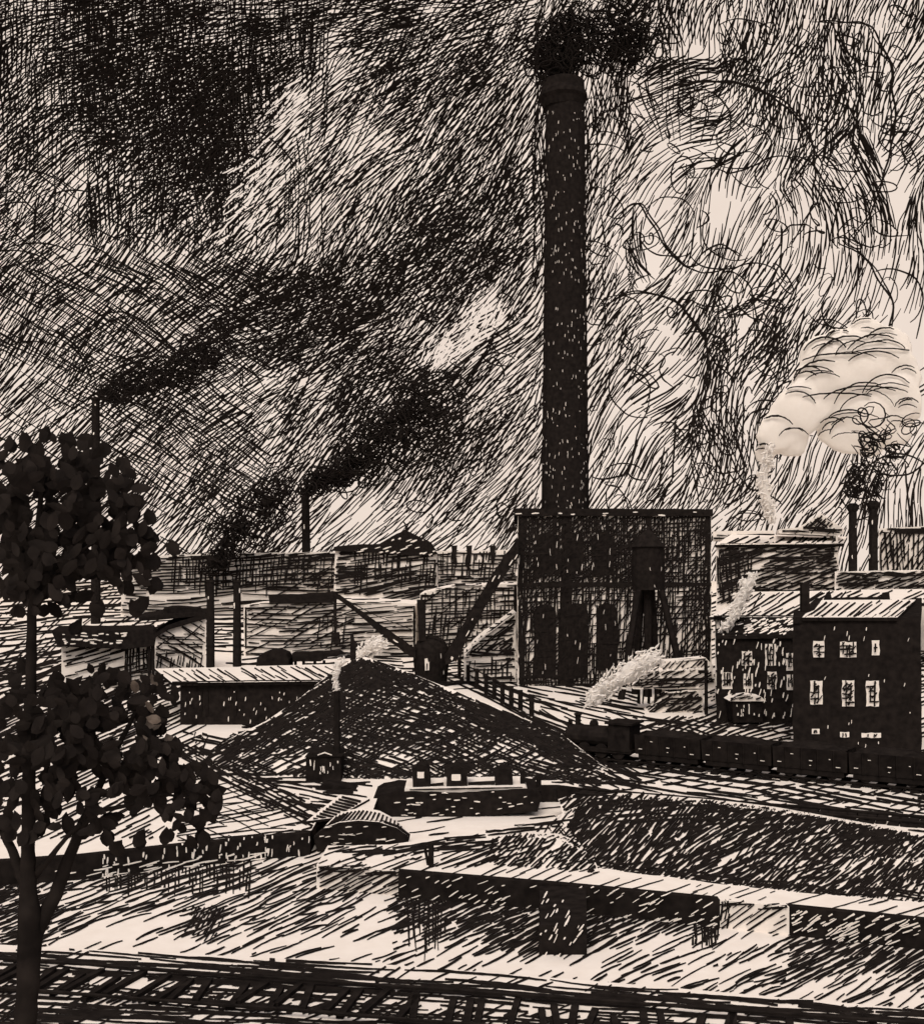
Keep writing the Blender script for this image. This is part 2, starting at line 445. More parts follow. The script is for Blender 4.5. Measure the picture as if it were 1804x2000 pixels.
# ------------------------------------------------------------------ GROUND + RIVER
NB = [(-900, 1795), (80, 1850), (700, 1880), (1200, 1920), (1804, 1973), (2700, 2060)]          # edge of the near bank
QL = [(-900, 1745), (150, 1672), (350, 1650), (606, 1626)]                                       # left quay edge
QR = [(618, 1690), (780, 1702), (1100, 1728), (1405, 1757), (1540, 1771), (1830, 1800), (2700, 1880)]
SLIP = [(612, 1612), (640, 1570), (720, 1534), (1090, 1533), (1185, 1545), (1070, 1603), (900, 1630), (760, 1650), (640, 1652)]
def build_ground():
    m = MB()
    # yard: strips between the river edge and the horizon, the slip left open
    far = 3000
    g = lambda p: G(p[0], p[1])
    def up(p): return Vector((p.x * 1.0, far, 0))
    edge = [g(p) for p in QL]
    x0, x1 = edge[-1].x, -5.04
    back = [edge[-1], Vector((x0, gd(1600), 0)), Vector((x1, gd(1600), 0)), Vector((x1, gd(1534), 0))] + [g(p) for p in ((1090, 1533), (1185, 1545))]
    rite = [g((1185, 1545))] + [g(p) for p in ((1405, 1757), (1540, 1771), (1830, 1800), (2700, 1880))]
    L0 = Vector((-1500, edge[0].y, 0)); R0 = Vector((1500, rite[-1].y, 0))
    chain = [L0] + edge + back[1:] + rite[1:] + [R0]
    # fan the yard to the far line in quads
    for a, b in zip(chain[:-1], chain[1:]):
        if b.x > a.x + .01:
            ys = [90, 120, 160, 220, 320, 500, 900, 1600, far]
            for y0, y1 in zip([None] + ys[:-1], ys):
                m.quad(a if y0 is None else Vector((a.x, y0, 0)), b if y0 is None else Vector((b.x, y0, 0)), Vector((b.x, y1, 0)), Vector((a.x, y1, 0)), 0)
    # strip of land in front of the slip (quay apron)
    fr = [g(p) for p in ((618, 1690), (780, 1702), (1100, 1728), (1405, 1757))]
    bk = [g(p) for p in ((640, 1652), (760, 1650), (900, 1630), (1070, 1603), (1185, 1545))]
    m.add(fr + bk[::-1], [tuple(range(len(fr) + len(bk)))], 0)
    # near bank down to below the camera
    nb = [g(p) for p in NB]
    nb = [Vector((-1500, nb[0].y, 0))] + nb + [Vector((1500, nb[-1].y, 0))]
    for a, b in zip(nb[:-1], nb[1:]):
        m.quad(Vector((a.x, -300, 0)), Vector((b.x, -300, 0)), b, a, 0)
        m.quad(a, b, b - Vector((0, 0, 3)), a - Vector((0, 0, 3)), 1)
    # bank faces (below the edges)
    for ch in (chain, [bk[0]] + fr + [g((1405, 1757))]):
        for a, b in zip(ch[:-1], ch[1:]):
            if (b - a).length > .01: m.quad(a, b, b - Vector((0, 0, 3)), a - Vector((0, 0, 3)), 0 if abs(a.x - fr[0].x) < .01 else 1)
    m.freeze()
    # ---- marks on the yard
    m.hatch(rect(-60, 1116, 1010, 1345), 3, 7.5, 95, 4, .85); m.hatch(rect(-60, 1125, 420, 1300), 38, 12, 60, 4, .55)
    m.hatch([(610, 1690), (785, 1702), (785, 1765), (610, 1750)], 24, 8.5, 60, 4.6, lambda x, y: 1.0 - max(0, y - 1712) / 90); m.hatch([(618, 1690), (780, 1702), (780, 1712), (618, 1700)], 4, 5, 60, 5, .9)
    m.hatch(rect(-60, 1270, 400, 1480), 22, 9.5, 70, 4.2, .8)
    m.hatch(rect(-60, 1300, 300, 1640), 24, 9, 70, 4.2, .75)
    m.hatch([(870, 1318), (905, 1318), (1560, 1470), (1560, 1500), (1190, 1500), (1100, 1440)], -21, 15, 170, 4.8, lambda x, y: .9 - .35 * gauss(x, y, 1150, 1405, 130, 45), wobble=3)
    m.hatch([(862, 1330), (905, 1318), (1070, 1396), (1215, 1470), (1190, 1500), (1105, 1440)], -27, 10, 150, 4.6, .9, wobble=3)
    m.hatch([(1020, 1350), (1560, 1400), (1560, 1480), (1250, 1470)], -8, 15, 110, 4.2, .42, wobble=3)
    m.hatch([(1240, 1420), (1300, 1398), (1550, 1402), (1550, 1448), (1320, 1440)], 18, 8.5, 60, 5, .95)
    m.hatch(rect(1380, 1340, 1560, 1420), 24, 9, 60, 4.5, .75)
    m.hatch([(1250, 1428), (1560, 1466), (1560, 1480), (1250, 1452)], -7, 9, 90, 4, .2)
    m.hatch([(1010, 1335), (1250, 1345), (1250, 1410), (1060, 1390)], -12, 10, 80, 4.6, .8)
    m.hatch(rect(1370, 1155, 1810, 1345), 20, 9, 60, 4, .7)
    # diagonal bank down to the slip
    band = [(270, 1432), (400, 1462), (480, 1500), (640, 1590), (610, 1620), (470, 1550), (370, 1490)]
    m.hatch(band, -29, 8, 70, 5.5, .95); m.hatch(band, 12, 11, 30, 4, .5)
    deck = [(340, 1500), (400, 1490), (610, 1600), (600, 1628), (340, 1650)]
    m.hatch(deck, 14, 15, 120, 3, .75, wobble=4); m.hatch(deck, -24, 22, 90, 3, .6)
    m.hatch([(340, 1580), (520, 1560), (600, 1628), (340, 1650)], 5, 13, 70, 3, .5)
    m.hatch([(350, 1425), (480, 1445), (500, 1510), (390, 1470)], -14, 13, 60, 4.2, .8); m.hatch([(350, 1425), (480, 1445), (500, 1510), (390, 1470)], 70, 20, 40, 4, .6)
    # yard edge beyond the slip
    yd = [(440, 1505), (560, 1512), (1190, 1512), (1180, 1540), (1090, 1534), (720, 1536), (640, 1575), (620, 1600), (560, 1560)]
    m.hatch(yd, 2, 9, 100, 4.8, lambda x, y: .95 if y < 1530 else .5)
    m.hatch([(560, 1525), (720, 1530), (640, 1580), (600, 1590)], -10, 11, 70, 4.2, .8)
    # tracks on the right, drawn lines along the rails
    m.hatch([(1120, 1500), (1250, 1495), (1830, 1545), (1830, 1640), (1400, 1590), (1130, 1560)], -8, 10, 140, 5.6, lambda x, y: .92 if x < 1560 + U(0, 160) else .42, wobble=3)
    m.hatch([(1120, 1500), (1250, 1495), (1830, 1545), (1830, 1620), (1400, 1590), (1130, 1560)], 12, 16, 34, 4.5, .7)
    m.hatch([(1040, 1585), (1110, 1560), (1160, 1560), (1180, 1695), (1100, 1660)], 42, 8, 44, 4.8, .9, wobble=9); m.hatch([(1060, 1600), (1160, 1600), (1170, 1700), (1090, 1660)], -48, 15, 44, 4, .6)
    m.hatch([(1040, 1410), (1110, 1420), (1230, 1490), (1250, 1530), (1150, 1535), (1080, 1530)], -24, 7.5, 60, 5, .9)
    # apron
    ap = [(618, 1650), (850, 1640), (960, 1650), (1150, 1700), (1405, 1730), (1560, 1745), (1830, 1765), (1830, 1802), (1405, 1757), (780, 1702), (618, 1690)]
    m.hatch(ap, 20, 20, 110, 3.2, .7, wobble=4)
    m.hatch([(640, 1648), (1070, 1600), (1110, 1610), (950, 1660), (760, 1672), (640, 1664)], 8, 7, 60, 5.2, .9)
    m.hatch([(860, 1655), (980, 1650), (1000, 1685), (860, 1700)], 22, 10, 70, 4.2, .8)
    for (x, y) in ((670, 1662), (700, 1668), (735, 1664), (770, 1672), (800, 1676), (690, 1678)):
        m.line([(x + k * 6, y + U(-4, 4)) for k in range(5)], 4, 1)
    # near bank
    m.hatch([(1790, 1500), (2350, 1540), (2350, 1680), (1790, 1620)], -8, 11, 130, 5, .7)
    m.hatch([(1790, 1345), (2350, 1345), (2350, 1520), (1790, 1500)], 14, 11, 90, 4.6, .7); m.hatch([(1790, 1180), (2350, 1180), (2350, 1345), (1790, 1345)], 4, 9, 90, 4, .7)
    m.hatch([(-560, 1116), (-40, 1116), (-40, 1700), (-560, 1700)], 18, 10, 90, 4.2, .75)
    nbk = [(-560, 1815), (80, 1852), (700, 1882), (1200, 1922), (1830, 1976), (2350, 2026), (2350, 2090), (-560, 2090)]
    m.hatch(nbk, -4, 9, 190, 6.4, lambda x, y: .72 if y < 1880 + x * .06 else .58, wobble=2)
    m.hatch([(60, 1864), (1830, 1983), (2350, 2026), (2350, 2060), (1830, 2012), (60, 1898)], -4, 7, 210, 7, .95, wobble=1.5)
    m.hatch(nbk, 26, 26, 60, 4.6, .5); m.hatch([(60, 1912), (1830, 2030), (1830, 2060), (60, 1950)], 24, 13, 40, 6, .75); m.hatch([(60, 1950), (900, 2000), (60, 2010)], -2, 8, 150, 6, .7, wobble=2)
    m.hatch([(-40, 1885), (60, 1885), (60, 2040), (-40, 2040)], 32, 9, 60, 4.6, .8)
    m.build('ground', base=(0, 0, 0), kind='structure')
build_ground()
def build_river():
    m = MB()
    m.quad((-1500, 25, WZ), (1500, 25, WZ), (1500, 75, WZ), (-1500, 75, WZ), 0)
    m.freeze()
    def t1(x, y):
        v = .42 + .55 * gauss(x, y, 330, 1715, 230, 42) + .5 * gauss(x, y, 400, 1805, 45, 40) + .5 * gauss(x, y, 620, 1730, 120, 40) + .45 * gauss(x, y, 560, 1800, 70, 30)  # stroke density; the band under the left quay paints the wall's reflection
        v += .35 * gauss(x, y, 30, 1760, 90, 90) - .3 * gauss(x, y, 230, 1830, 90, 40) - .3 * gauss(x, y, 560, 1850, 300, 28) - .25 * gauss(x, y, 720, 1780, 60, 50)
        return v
    A = [(-40, 1660), (150, 1680), (606, 1640), (780, 1705), (800, 1885), (80, 1850), (-40, 1842)]
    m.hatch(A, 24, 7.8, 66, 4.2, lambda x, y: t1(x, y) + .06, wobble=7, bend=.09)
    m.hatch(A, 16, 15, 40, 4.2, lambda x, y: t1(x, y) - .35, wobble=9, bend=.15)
    m.hatch(rect(205, 1690, 490, 1745), 90, 9, 34, 4.4, lambda x, y: .9 - (y - 1700) / 70)  # upright strokes: left quay wall's reflection inked onto the water
    m.hatch(rect(370, 1770, 425, 1832), 60, 7, 34, 5, .85)
    m.hatch(rect(-40, 1730, 100, 1850), 12, 9, 70, 4.5, .7)
    # water below the right quay, between the piers; dense strokes paint the wall's reflection
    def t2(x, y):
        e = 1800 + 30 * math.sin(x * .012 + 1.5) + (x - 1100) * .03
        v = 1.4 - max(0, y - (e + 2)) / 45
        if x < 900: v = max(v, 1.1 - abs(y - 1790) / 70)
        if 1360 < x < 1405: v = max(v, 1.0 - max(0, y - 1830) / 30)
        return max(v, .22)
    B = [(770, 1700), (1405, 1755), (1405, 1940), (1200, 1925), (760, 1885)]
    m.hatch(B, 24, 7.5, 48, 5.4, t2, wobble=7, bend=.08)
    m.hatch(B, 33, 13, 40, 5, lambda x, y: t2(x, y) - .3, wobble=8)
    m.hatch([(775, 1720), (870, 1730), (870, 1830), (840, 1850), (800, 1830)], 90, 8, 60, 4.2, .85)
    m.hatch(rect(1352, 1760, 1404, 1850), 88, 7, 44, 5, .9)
    def t3(x, y):  # far right quay wall's reflection, painted as dark strokes that thin out
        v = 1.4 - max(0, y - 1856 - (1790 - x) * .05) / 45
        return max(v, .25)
    m.hatch([(-560, 1745), (-40, 1690), (-40, 1850), (-560, 1815)], 18, 10, 60, 4.4, .6)
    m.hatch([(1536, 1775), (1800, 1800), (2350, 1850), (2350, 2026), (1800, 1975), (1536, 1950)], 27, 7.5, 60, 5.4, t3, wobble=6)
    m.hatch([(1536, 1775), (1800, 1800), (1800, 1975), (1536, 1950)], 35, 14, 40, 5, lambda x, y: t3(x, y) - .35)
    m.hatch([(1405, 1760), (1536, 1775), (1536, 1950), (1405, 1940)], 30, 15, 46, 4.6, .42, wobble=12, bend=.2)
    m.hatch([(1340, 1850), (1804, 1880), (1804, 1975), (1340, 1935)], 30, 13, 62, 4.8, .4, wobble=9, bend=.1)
    # slip
    m.hatch([(560, 1560), (1180, 1545), (1080, 1612), (620, 1660)], 8, 12, 60, 3.6, .28)
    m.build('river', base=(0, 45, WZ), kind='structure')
build_river()

# quay walls --------------------------------------------------------
def quay(pts, name, label, cat, tone_ink=True, th=.5, hatches=(), kind=None, proud=.06):
    m = MB(); P3 = [G(x, y, .05) for x, y in pts]
    for a, b in zip(P3[:-1], P3[1:]):
        a = a + Vector((0, -proud, 0)); b = b + Vector((0, -proud, 0))
        v = [a, b, b + Vector((0, th, 0)), a + Vector((0, th, 0))]
        w_ = [p - Vector((0, 0, 1.75)) for p in v]
        c = 1 if tone_ink else 0
        m.add(v + w_, [(0, 1, 2, 3), (4, 7, 6, 5), (0, 4, 5, 1), (1, 5, 6, 2), (2, 6, 7, 3), (3, 7, 4, 0)], c)
    m.freeze()
    for h in hatches: getattr(m, h[0])(*h[1:])
    return m.build(name, label=label, cat=cat)
quay([(-120, 1690), (150, 1672), (350, 1650), (606, 1626)], 'quay_wall', 'long dark timber quay wall behind the tree, left of the landing', 'wall',
     hatches=[('flecks', [(200, 1640), (606, 1630), (606, 1690), (200, 1725)], 200, 88, 10, 3.4), ('flecks', [(100, 1695), (606, 1655), (606, 1700), (100, 1735)], 160, 14, 26, 3.4)])
quay([(778, 1702), (1100, 1728), (1405, 1757)], 'quay_wall', 'long dark hatched quay wall in the middle, under the pale footpath', 'wall',
     hatches=[('flecks', [(778, 1700), (1405, 1750), (1405, 1810), (778, 1760)], 200, 26, 14, 2.4), ('flecks', [(900, 1778), (1405, 1800), (1405, 1830), (860, 1795)], 150, 25, 34, 4)])
quay([(1405, 1757), (1540, 1771)], 'quay_wall', 'short pale bright section of quay wall between two dark ones', 'wall', False,
     hatches=[('hatch', [(1405, 1757), (1540, 1771), (1540, 1840), (1405, 1830)], 30, 13, 50, 4.4, .7), ('hatch', [(1405, 1754), (1540, 1768), (1540, 1782), (1405, 1770)], 12, 8, 50, 4.4, .8), ('hatch', [(1405, 1760), (1425, 1760), (1425, 1800), (1405, 1800)], 80, 9, 40, 4.4, .8)])
quay([(1540, 1771), (1830, 1800), (2300, 1842)], 'quay_wall', 'dark hatched quay wall at the far right end of the footpath', 'wall',
     hatches=[('flecks', [(1545, 1775), (1800, 1795), (1800, 1860), (1545, 1830)], 160, 27, 20, 3)])
def mooring(px0, px1, pyt, d0, d1, label):
    m = MB(); c = [P(px0, pyt, d0), P(px1, pyt, d0), P(px1 - 2, pyt, d1), P(px0 + 2, pyt, d1)]
    v = [Vector((p.x, p.y, z)) for z in (.02, WZ - 1) for p in c]
    m.add(v, [(0, 1, 2, 3), (4, 7, 6, 5), (0, 4, 5, 1), (1, 5, 6, 2), (2, 6, 7, 3), (3, 7, 4, 0)], 1); m.freeze()
    m.flecks(rect(px0, 1740, px1, 1915), 50, 60, 12, 3)
    return m.build('mooring_pier', label=label, cat='pier')
mooring(1052, 1146, 1800, 43.4, 48.7, 'broad black mooring pier jutting into the river from the quay')
# posts on the landing
root = thing('mooring_post', G(842, 1694), 'dark braced mooring post at the corner of the pale landing', 'post')
m = MB(); m.tube([G(842, 1694) - Vector((0, 0, .3)), G(842, 1694) + Vector((0, 0, 1.1))], .12); m.build('post', root)
m = MB(); m.tube([G(836, 1690), G(829, 1690) + Vector((0, 0, .9))], .07); m.build('brace', root); m = MB(); m.tube([G(836, 1690), G(840, 1690) + Vector((0, 0, .9))], .05); m.build('brace', root)
m = MB(); m.slab(P(616, 1688, 52.4), P(836, 1700, 51.6), P(850, 1697, 53.2), P(640, 1684, 54), .12, 0, 1); m.freeze(); m.line([(616 + k * 11, 1688 + k * .55) for k in range(21)], 5, 1)
m.build('landing_plank', label='pale flat landing stage plank along the quay edge, left of the braced post', cat='plank')

# ------------------------------------------------------------------ MOUNDS
def mound(ridge, front, back, name, nseg=44, nt=12, bulge=.06, amp=.25, mat=1):
    """ridge: (px,py,d) ; front: (px,py) on the ground ; back: metres behind the ridge"""
    m = MB(); grid = []
    for i in range(nseg + 1):
        t = i / nseg
        a = interp(ridge, t); r = P(*a); f = interp(front, t); f = G(*f)
        row = []
        for j in range(nt + 1):
            u = j / nt; p = r.lerp(f, u)
            p.z += math.sin(u * math.pi) * r.z * bulge
            k = math.sin(math.pi * t) * (1 - abs(2 * u - .9)) * amp
            p.z += k * ns(p.x * .7, p.y * .7) + k * .5 * ns(p.x * 2.1, p.y * 2.1, 4)
            p.z = max(p.z, -.02) if j < nt else -.05
            row.append(p)
        bk = [Vector((r.x, r.y + back * q, r.z * (1 - q) - (.05 if q == 1 else 0))) for q in (1, .66, .33)]
        grid.append(bk + row)
    n = len(grid[0])
    m.add([p for row in grid for p in row], [f for i in range(nseg) for j in range(n - 1) for f in ((i * n + j, i * n + j + 1, (i + 1) * n + j + 1), (i * n + j, (i + 1) * n + j + 1, (i + 1) * n + j))], mat)
    return m.freeze()
m = mound([(400, 1474, 84), (450, 1442, 87), (520, 1408, 88.5), (588, 1362, 89), (640, 1318, 88.7), (680, 1292, 88.3), (712, 1284, 88), (755, 1296, 87.5), (850, 1334, 86), (980, 1386, 83), (1095, 1432, 80), (1190, 1506, 76)],
          [(395, 1490), (420, 1502), (470, 1512), (560, 1518), (640, 1520), (720, 1522), (800, 1522), (900, 1521), (1000, 1522), (1100, 1524), (1190, 1534)], 9, 'coal_heap', mat=0, amp=.5, bulge=.02)
pile = [(380, 1270), (1210, 1270), (1210, 1545), (380, 1545)]
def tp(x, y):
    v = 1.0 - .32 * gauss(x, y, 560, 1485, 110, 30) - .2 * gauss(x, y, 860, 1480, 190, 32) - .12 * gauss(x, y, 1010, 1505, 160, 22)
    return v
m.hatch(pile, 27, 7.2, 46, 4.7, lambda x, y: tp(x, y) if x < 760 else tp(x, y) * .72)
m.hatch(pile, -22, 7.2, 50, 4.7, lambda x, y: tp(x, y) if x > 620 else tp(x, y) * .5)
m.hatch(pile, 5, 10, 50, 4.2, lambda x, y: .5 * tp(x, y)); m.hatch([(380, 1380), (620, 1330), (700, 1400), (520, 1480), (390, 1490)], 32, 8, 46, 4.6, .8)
m.hatch([(600, 1280), (712, 1278), (860, 1330), (760, 1345), (640, 1350), (560, 1390)], 30, 6, 50, 5.5, .85)
m.hatch([(830, 1325), (1000, 1385), (1110, 1430), (1190, 1500), (1100, 1500), (960, 1425)], -28, 6, 60, 5.5, .9)
m.line([interp([(640, 1321), (680, 1295), (712, 1287), (755, 1299), (850, 1337), (980, 1389), (1095, 1435)], i / 60) for i in range(61)], 7, 1)
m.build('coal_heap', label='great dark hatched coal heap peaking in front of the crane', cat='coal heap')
m = mound([(1105, 1612, 62), (1150, 1570, 64), (1250, 1560, 65), (1400, 1572, 63), (1560, 1588, 60), (1700, 1612, 57), (1900, 1645, 53), (2400, 1712, 48.5)],
          [(1100, 1650), (1150, 1696), (1290, 1714), (1400, 1728), (1560, 1745), (1650, 1752), (1850, 1768), (2300, 1805)], 5, 'embankment', mat=0, amp=.2, bulge=.12)
emb = [(1070, 1540), (1790, 1600), (2310, 1680), (2310, 1815), (1792, 1765), (1560, 1752), (1150, 1705)]
m.hatch(emb, 40, 7.4, 44, 5.4, lambda x, y: .93 - .2 * gauss(x, y, 1500, 1690, 200, 40) if x < 1770 or x > 1830 else .55, wobble=9)
m.hatch(emb, 24, 10, 50, 5, .72, wobble=10); m.hatch(emb, 52, 13, 36, 5, .55, wobble=10)
m.hatch([(1130, 1556), (1400, 1566), (1790, 1612), (1790, 1650), (1400, 1612), (1180, 1600)], 5, 9, 70, 5, .75)
m.hatch([(1150, 1680), (1560, 1725), (1790, 1740), (1790, 1765), (1560, 1752), (1150, 1705)], -6, 8, 50, 5, .6)
m.build('embankment', kind='structure')
m = mound([(945, 1672, 54.5), (990, 1648, 55.5), (1050, 1634, 56), (1100, 1640, 55.5), (1150, 1668, 54), (1165, 1690, 52)],
          [(940, 1684), (975, 1694), (1040, 1698), (1090, 1700), (1140, 1705), (1170, 1708)], 3, 'heap', nseg=20, nt=8, mat=0, amp=.1)
hp = [(935, 1625), (1175, 1625), (1175, 1712), (935, 1712)]
m.hatch(hp, 42, 8, 32, 5, .9, wobble=9); m.hatch(hp, 15, 12, 30, 4.4, .6)
m.build('cinder_heap', label='low scrubby hatched cinder heap on the pale footpath beside the embankment', cat='heap')

# ------------------------------------------------------------------ BUILDINGS
def dark_front(m, x0, y0, x1, y1, n, ang=88, L=10, w=2.7):
    m.freeze(); m.flecks(rect(x0, y0, x1, y1), n, ang, L, w)

# ---- power house
D = 128.0
root = thing('power_house', (P(1200, 1340, D).x, D, 0), 'great square dark power house below the tall chimney', 'power house')
m = MB(); m.prism(rect(1010, 1001, 1389, 1346), D, 26, 0, .8, top=1, k=-.05, pxr=1200); m.freeze()
fr = rect(1008, 998, 1392, 1348)
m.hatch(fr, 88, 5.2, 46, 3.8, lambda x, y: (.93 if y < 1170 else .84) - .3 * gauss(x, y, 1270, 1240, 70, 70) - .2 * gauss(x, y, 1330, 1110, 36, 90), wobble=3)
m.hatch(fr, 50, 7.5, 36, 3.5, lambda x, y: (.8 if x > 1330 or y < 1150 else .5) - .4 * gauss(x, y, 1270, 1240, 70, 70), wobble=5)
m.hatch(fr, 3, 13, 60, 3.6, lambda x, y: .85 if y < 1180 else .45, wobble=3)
m.hatch(rect(1010, 1000, 1240, 1150), 32, 10, 44, 4, .7)
m.hatch(rect(1010, 1000, 1026, 1346), 89, 4, 90, 5, .95); m.hatch(rect(1376, 1000, 1390, 1346), 89, 4, 90, 5, .9)
m.hatch(rect(1010, 1318, 1240, 1346), 3, 7, 60, 4.5, .9)
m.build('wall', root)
m = MB(); m.prism([(1003, 993), (1392, 994), (1392, 1008), (1003, 1008)], D - .45, 27, 1, .8, k=-.05, pxr=1200); dark_front(m, 1003, 1000, 1392, 1010, 12, 0); m.build('cornice', root)
m = MB(); m.prism([(1010, 1139), (1240, 1136), (1389, 1138), (1389, 1145), (1010, 1147)], D - .18, .2, 1, .9, k=-.05, pxr=1200); m.build('string_course', root)
def arch(x0, x1, y0, y1, k=8):
    r = (x1 - x0) / 2; c = (x0 + x1) / 2
    return [(x0, y1)] + [(c - r * math.cos(math.pi * i / k), y0 + r * .8 - r * .8 * math.sin(math.pi * i / k)) for i in range(k + 1)] + [(x1, y1)]
for i, (x0, x1, y0, y1) in enumerate([(1042, 1092, 1040, 1122), (1106, 1140, 1042, 1122), (1154, 1200, 1038, 1124), (1042, 1086, 1180, 1322), (1106, 1148, 1178, 1324), (1164, 1206, 1178, 1310)]):
    m = MB(); m.prism(arch(x0, x1, y0, y1), D - .13, .1, 1, .6, k=-.05, pxr=1200); m.freeze()
    m.flecks(rect(x0, y0, x1, y1), 7, 88, 9, 1.2); m.build('window', root)

# ---- tall chimney
DC = 130.0
cx = P(1105, 1000, DC).x; kx = DC / F
root = thing('factory_chimney', (cx, DC + 1, 0), 'very tall black factory chimney smoking above the power house', 'chimney')
zt = lambda y, d=DC: P(0, y, d).z
m = MB(); pr = [(49 * kx, 0)]
for i in range(0, 41):
    t = i / 40; y = lerp(1000, 205, t); pr.append(((lerp(47, 38.5, t) + U(-.25, .25)) * kx, zt(y)))
m.lathe(cx, DC + 1, pr, 26, 1); m.freeze(); m.flecks(rect(1060, 215, 1152, 1000), 340, 88, 5, 1.0); m.build('shaft', root)
m = MB(); m.lathe(cx - .25, DC + 1, [(39 * kx, zt(206)), (44 * kx, zt(192)), (48.5 * kx, zt(186)), (47 * kx, zt(178)), (43 * kx, zt(170)), (42 * kx, zt(154)), (36 * kx, zt(151)), (34 * kx, zt(156))], 24, 1); m.build('crown_ring', root)

# ---- water tower
DW = 118.0; kx = DW / F; wx = P(1265, 1100, DW).x; wy = DW
root = thing('water_tower', (wx, wy, 0), 'black water tower with pointed roof before the power house', 'water tower')
zt2 = lambda y: P(0, y, DW).z
m = MB(); m.lathe(wx, wy, [(31 * kx, zt2(1152)), (32 * kx, zt2(1110)), (31 * kx, zt2(1066))], 18, 1); dark_front(m, 1232, 1070, 1298, 1150, 6, 88, 6, 1.4); m.build('tank', root)
m = MB(); m.lathe(wx, wy, [(35 * kx, zt2(1068)), (19 * kx, zt2(1048)), (4 * kx, zt2(1035)), (.5 * kx, zt2(1028))], 18, 1); m.build('roof', root)
for x0, x1, dy in ((1243, 1206, -2.4), (1287, 1334, -2.4), (1256, 1246, 2.4), (1276, 1292, 2.4)):
    a = P(x0, 1152, DW); b = P(x1, 1352, DW); m = MB(); m.tube([Vector((a.x, wy + dy * .5, a.z)), Vector((b.x, wy + dy, 0))], .36, 6); m.build('leg', root)
m = MB(); m.tube([(wx, wy, 0), (wx, wy, zt2(1152))], .42, 8); m.build('riser_pipe', root)
# ---- conveyor gallery between crane house and power house
root = thing('coal_conveyor', P(940, 1300, 127) * Vector((1, 1, 0)) if False else (P(940, 1300, 127).x, 127, 0), 'long black inclined coal conveyor climbing to the power house wall', 'conveyor')
m = MB(); m.prism([(868, 1282), (930, 1175), (985, 1085), (1012, 1052), (1012, 1088), (960, 1165), (918, 1240), (892, 1290), (870, 1298)], 126.2, 1.6, 1, 1.0); m.freeze()
m.flecks([(868, 1282), (985, 1085), (1012, 1052), (1012, 1088), (918, 1240), (880, 1298)], 70, 58, 10, 2.6); m.build('gallery', root)

# ---- steam crane
DK = 132.0
root = thing('steam_crane', (P(842, 1337, DK).x, DK, 0), 'black steam crane with raised boom behind the coal heap', 'crane')
m = MB(); kx = DK / F; zk = lambda y: P(0, y, DK).z; m.lathe(P(841, 0, DK).x, DK + 34 * kx, [(31 * kx, zk(1350)), (32 * kx, zk(1325)), (35 * kx, zk(1300)), (36 * kx, zk(1280)), (34 * kx, zk(1266)), (27 * kx, zk(1254)), (15 * kx, zk(1246)), (4 * kx, zk(1243))], 22, 1); m.freeze(); m.flecks(rect(812, 1260, 868, 1320), 4, 88, 6, 1.6); m.build('cab', root)
m = MB(); m.prism([(829, 1287), (838, 1285), (838, 1309), (830, 1310)], DK - .06, .1, 0, .5); m.freeze(); m.line([(834, 1285), (834, 1296), (833, 1309)], 2.6, 1); m.line([(829, 1297), (833, 1297), (838, 1296)], 2.4, 1); m.build('window', root)
m = MB(); m.prism([(814, 1172), (830, 1171), (832, 1252), (817, 1252)], DK + .6, .7, 1, .5); m.build('smokestack', root)
m = MB(); m.prism([(650, 1158), (662, 1162), (720, 1205), (770, 1240), (812, 1268), (812, 1287), (790, 1276), (740, 1236), (690, 1192), (655, 1168)], DK + .4, .9, 1, .9); m.freeze(); m.flecks([(655, 1160), (812, 1268), (812, 1285), (655, 1168)], 26, -36, 10, 2.4); m.build('boom', root)
m = MB(); m.prism([(651, 1168), (657, 1168), (657, 1256), (652, 1256)], DK + .5, .25, 1, .6); m.prism([(648, 1236), (662, 1236), (664, 1256), (646, 1256)], DK + .4, .5, 1, .5); m.build('hoist_cable', root)
m = MB(); m.tube([P(862, 1252, DK + .8), P(740, 1205, DK + .8), P(656, 1162, DK + .8)], .045, 4); m.build('stay_rope', root)

# ---- yard fence along the track
PF = [(897, 1286, 1324), (914, 1299, 1336), (931, 1306, 1346), (949, 1316, 1357), (965, 1324, 1366), (981, 1332, 1376), (998, 1341, 1384), (1016, 1348, 1388), (1038, 1357, 1400)]
root = thing('track_fence', G(960, 1360), 'dark post and rail fence beside the track, from crane to power house', 'fence')
tops = []
for x, a, b in PF:
    p = G(x, b); t = P(x, a, p.y); tops.append((p, t)); m = MB(); m.box(p.x - .22, p.x + .22, p.y - .2, p.y + .2, 0, t.z, 1); m.build('post', root)
for k in (.92, .5):
    m = MB(); m.tube([p.lerp(t, k) + Vector((0, -.1, 0)) for p, t in tops], .09, 5); m.build('rail', root)
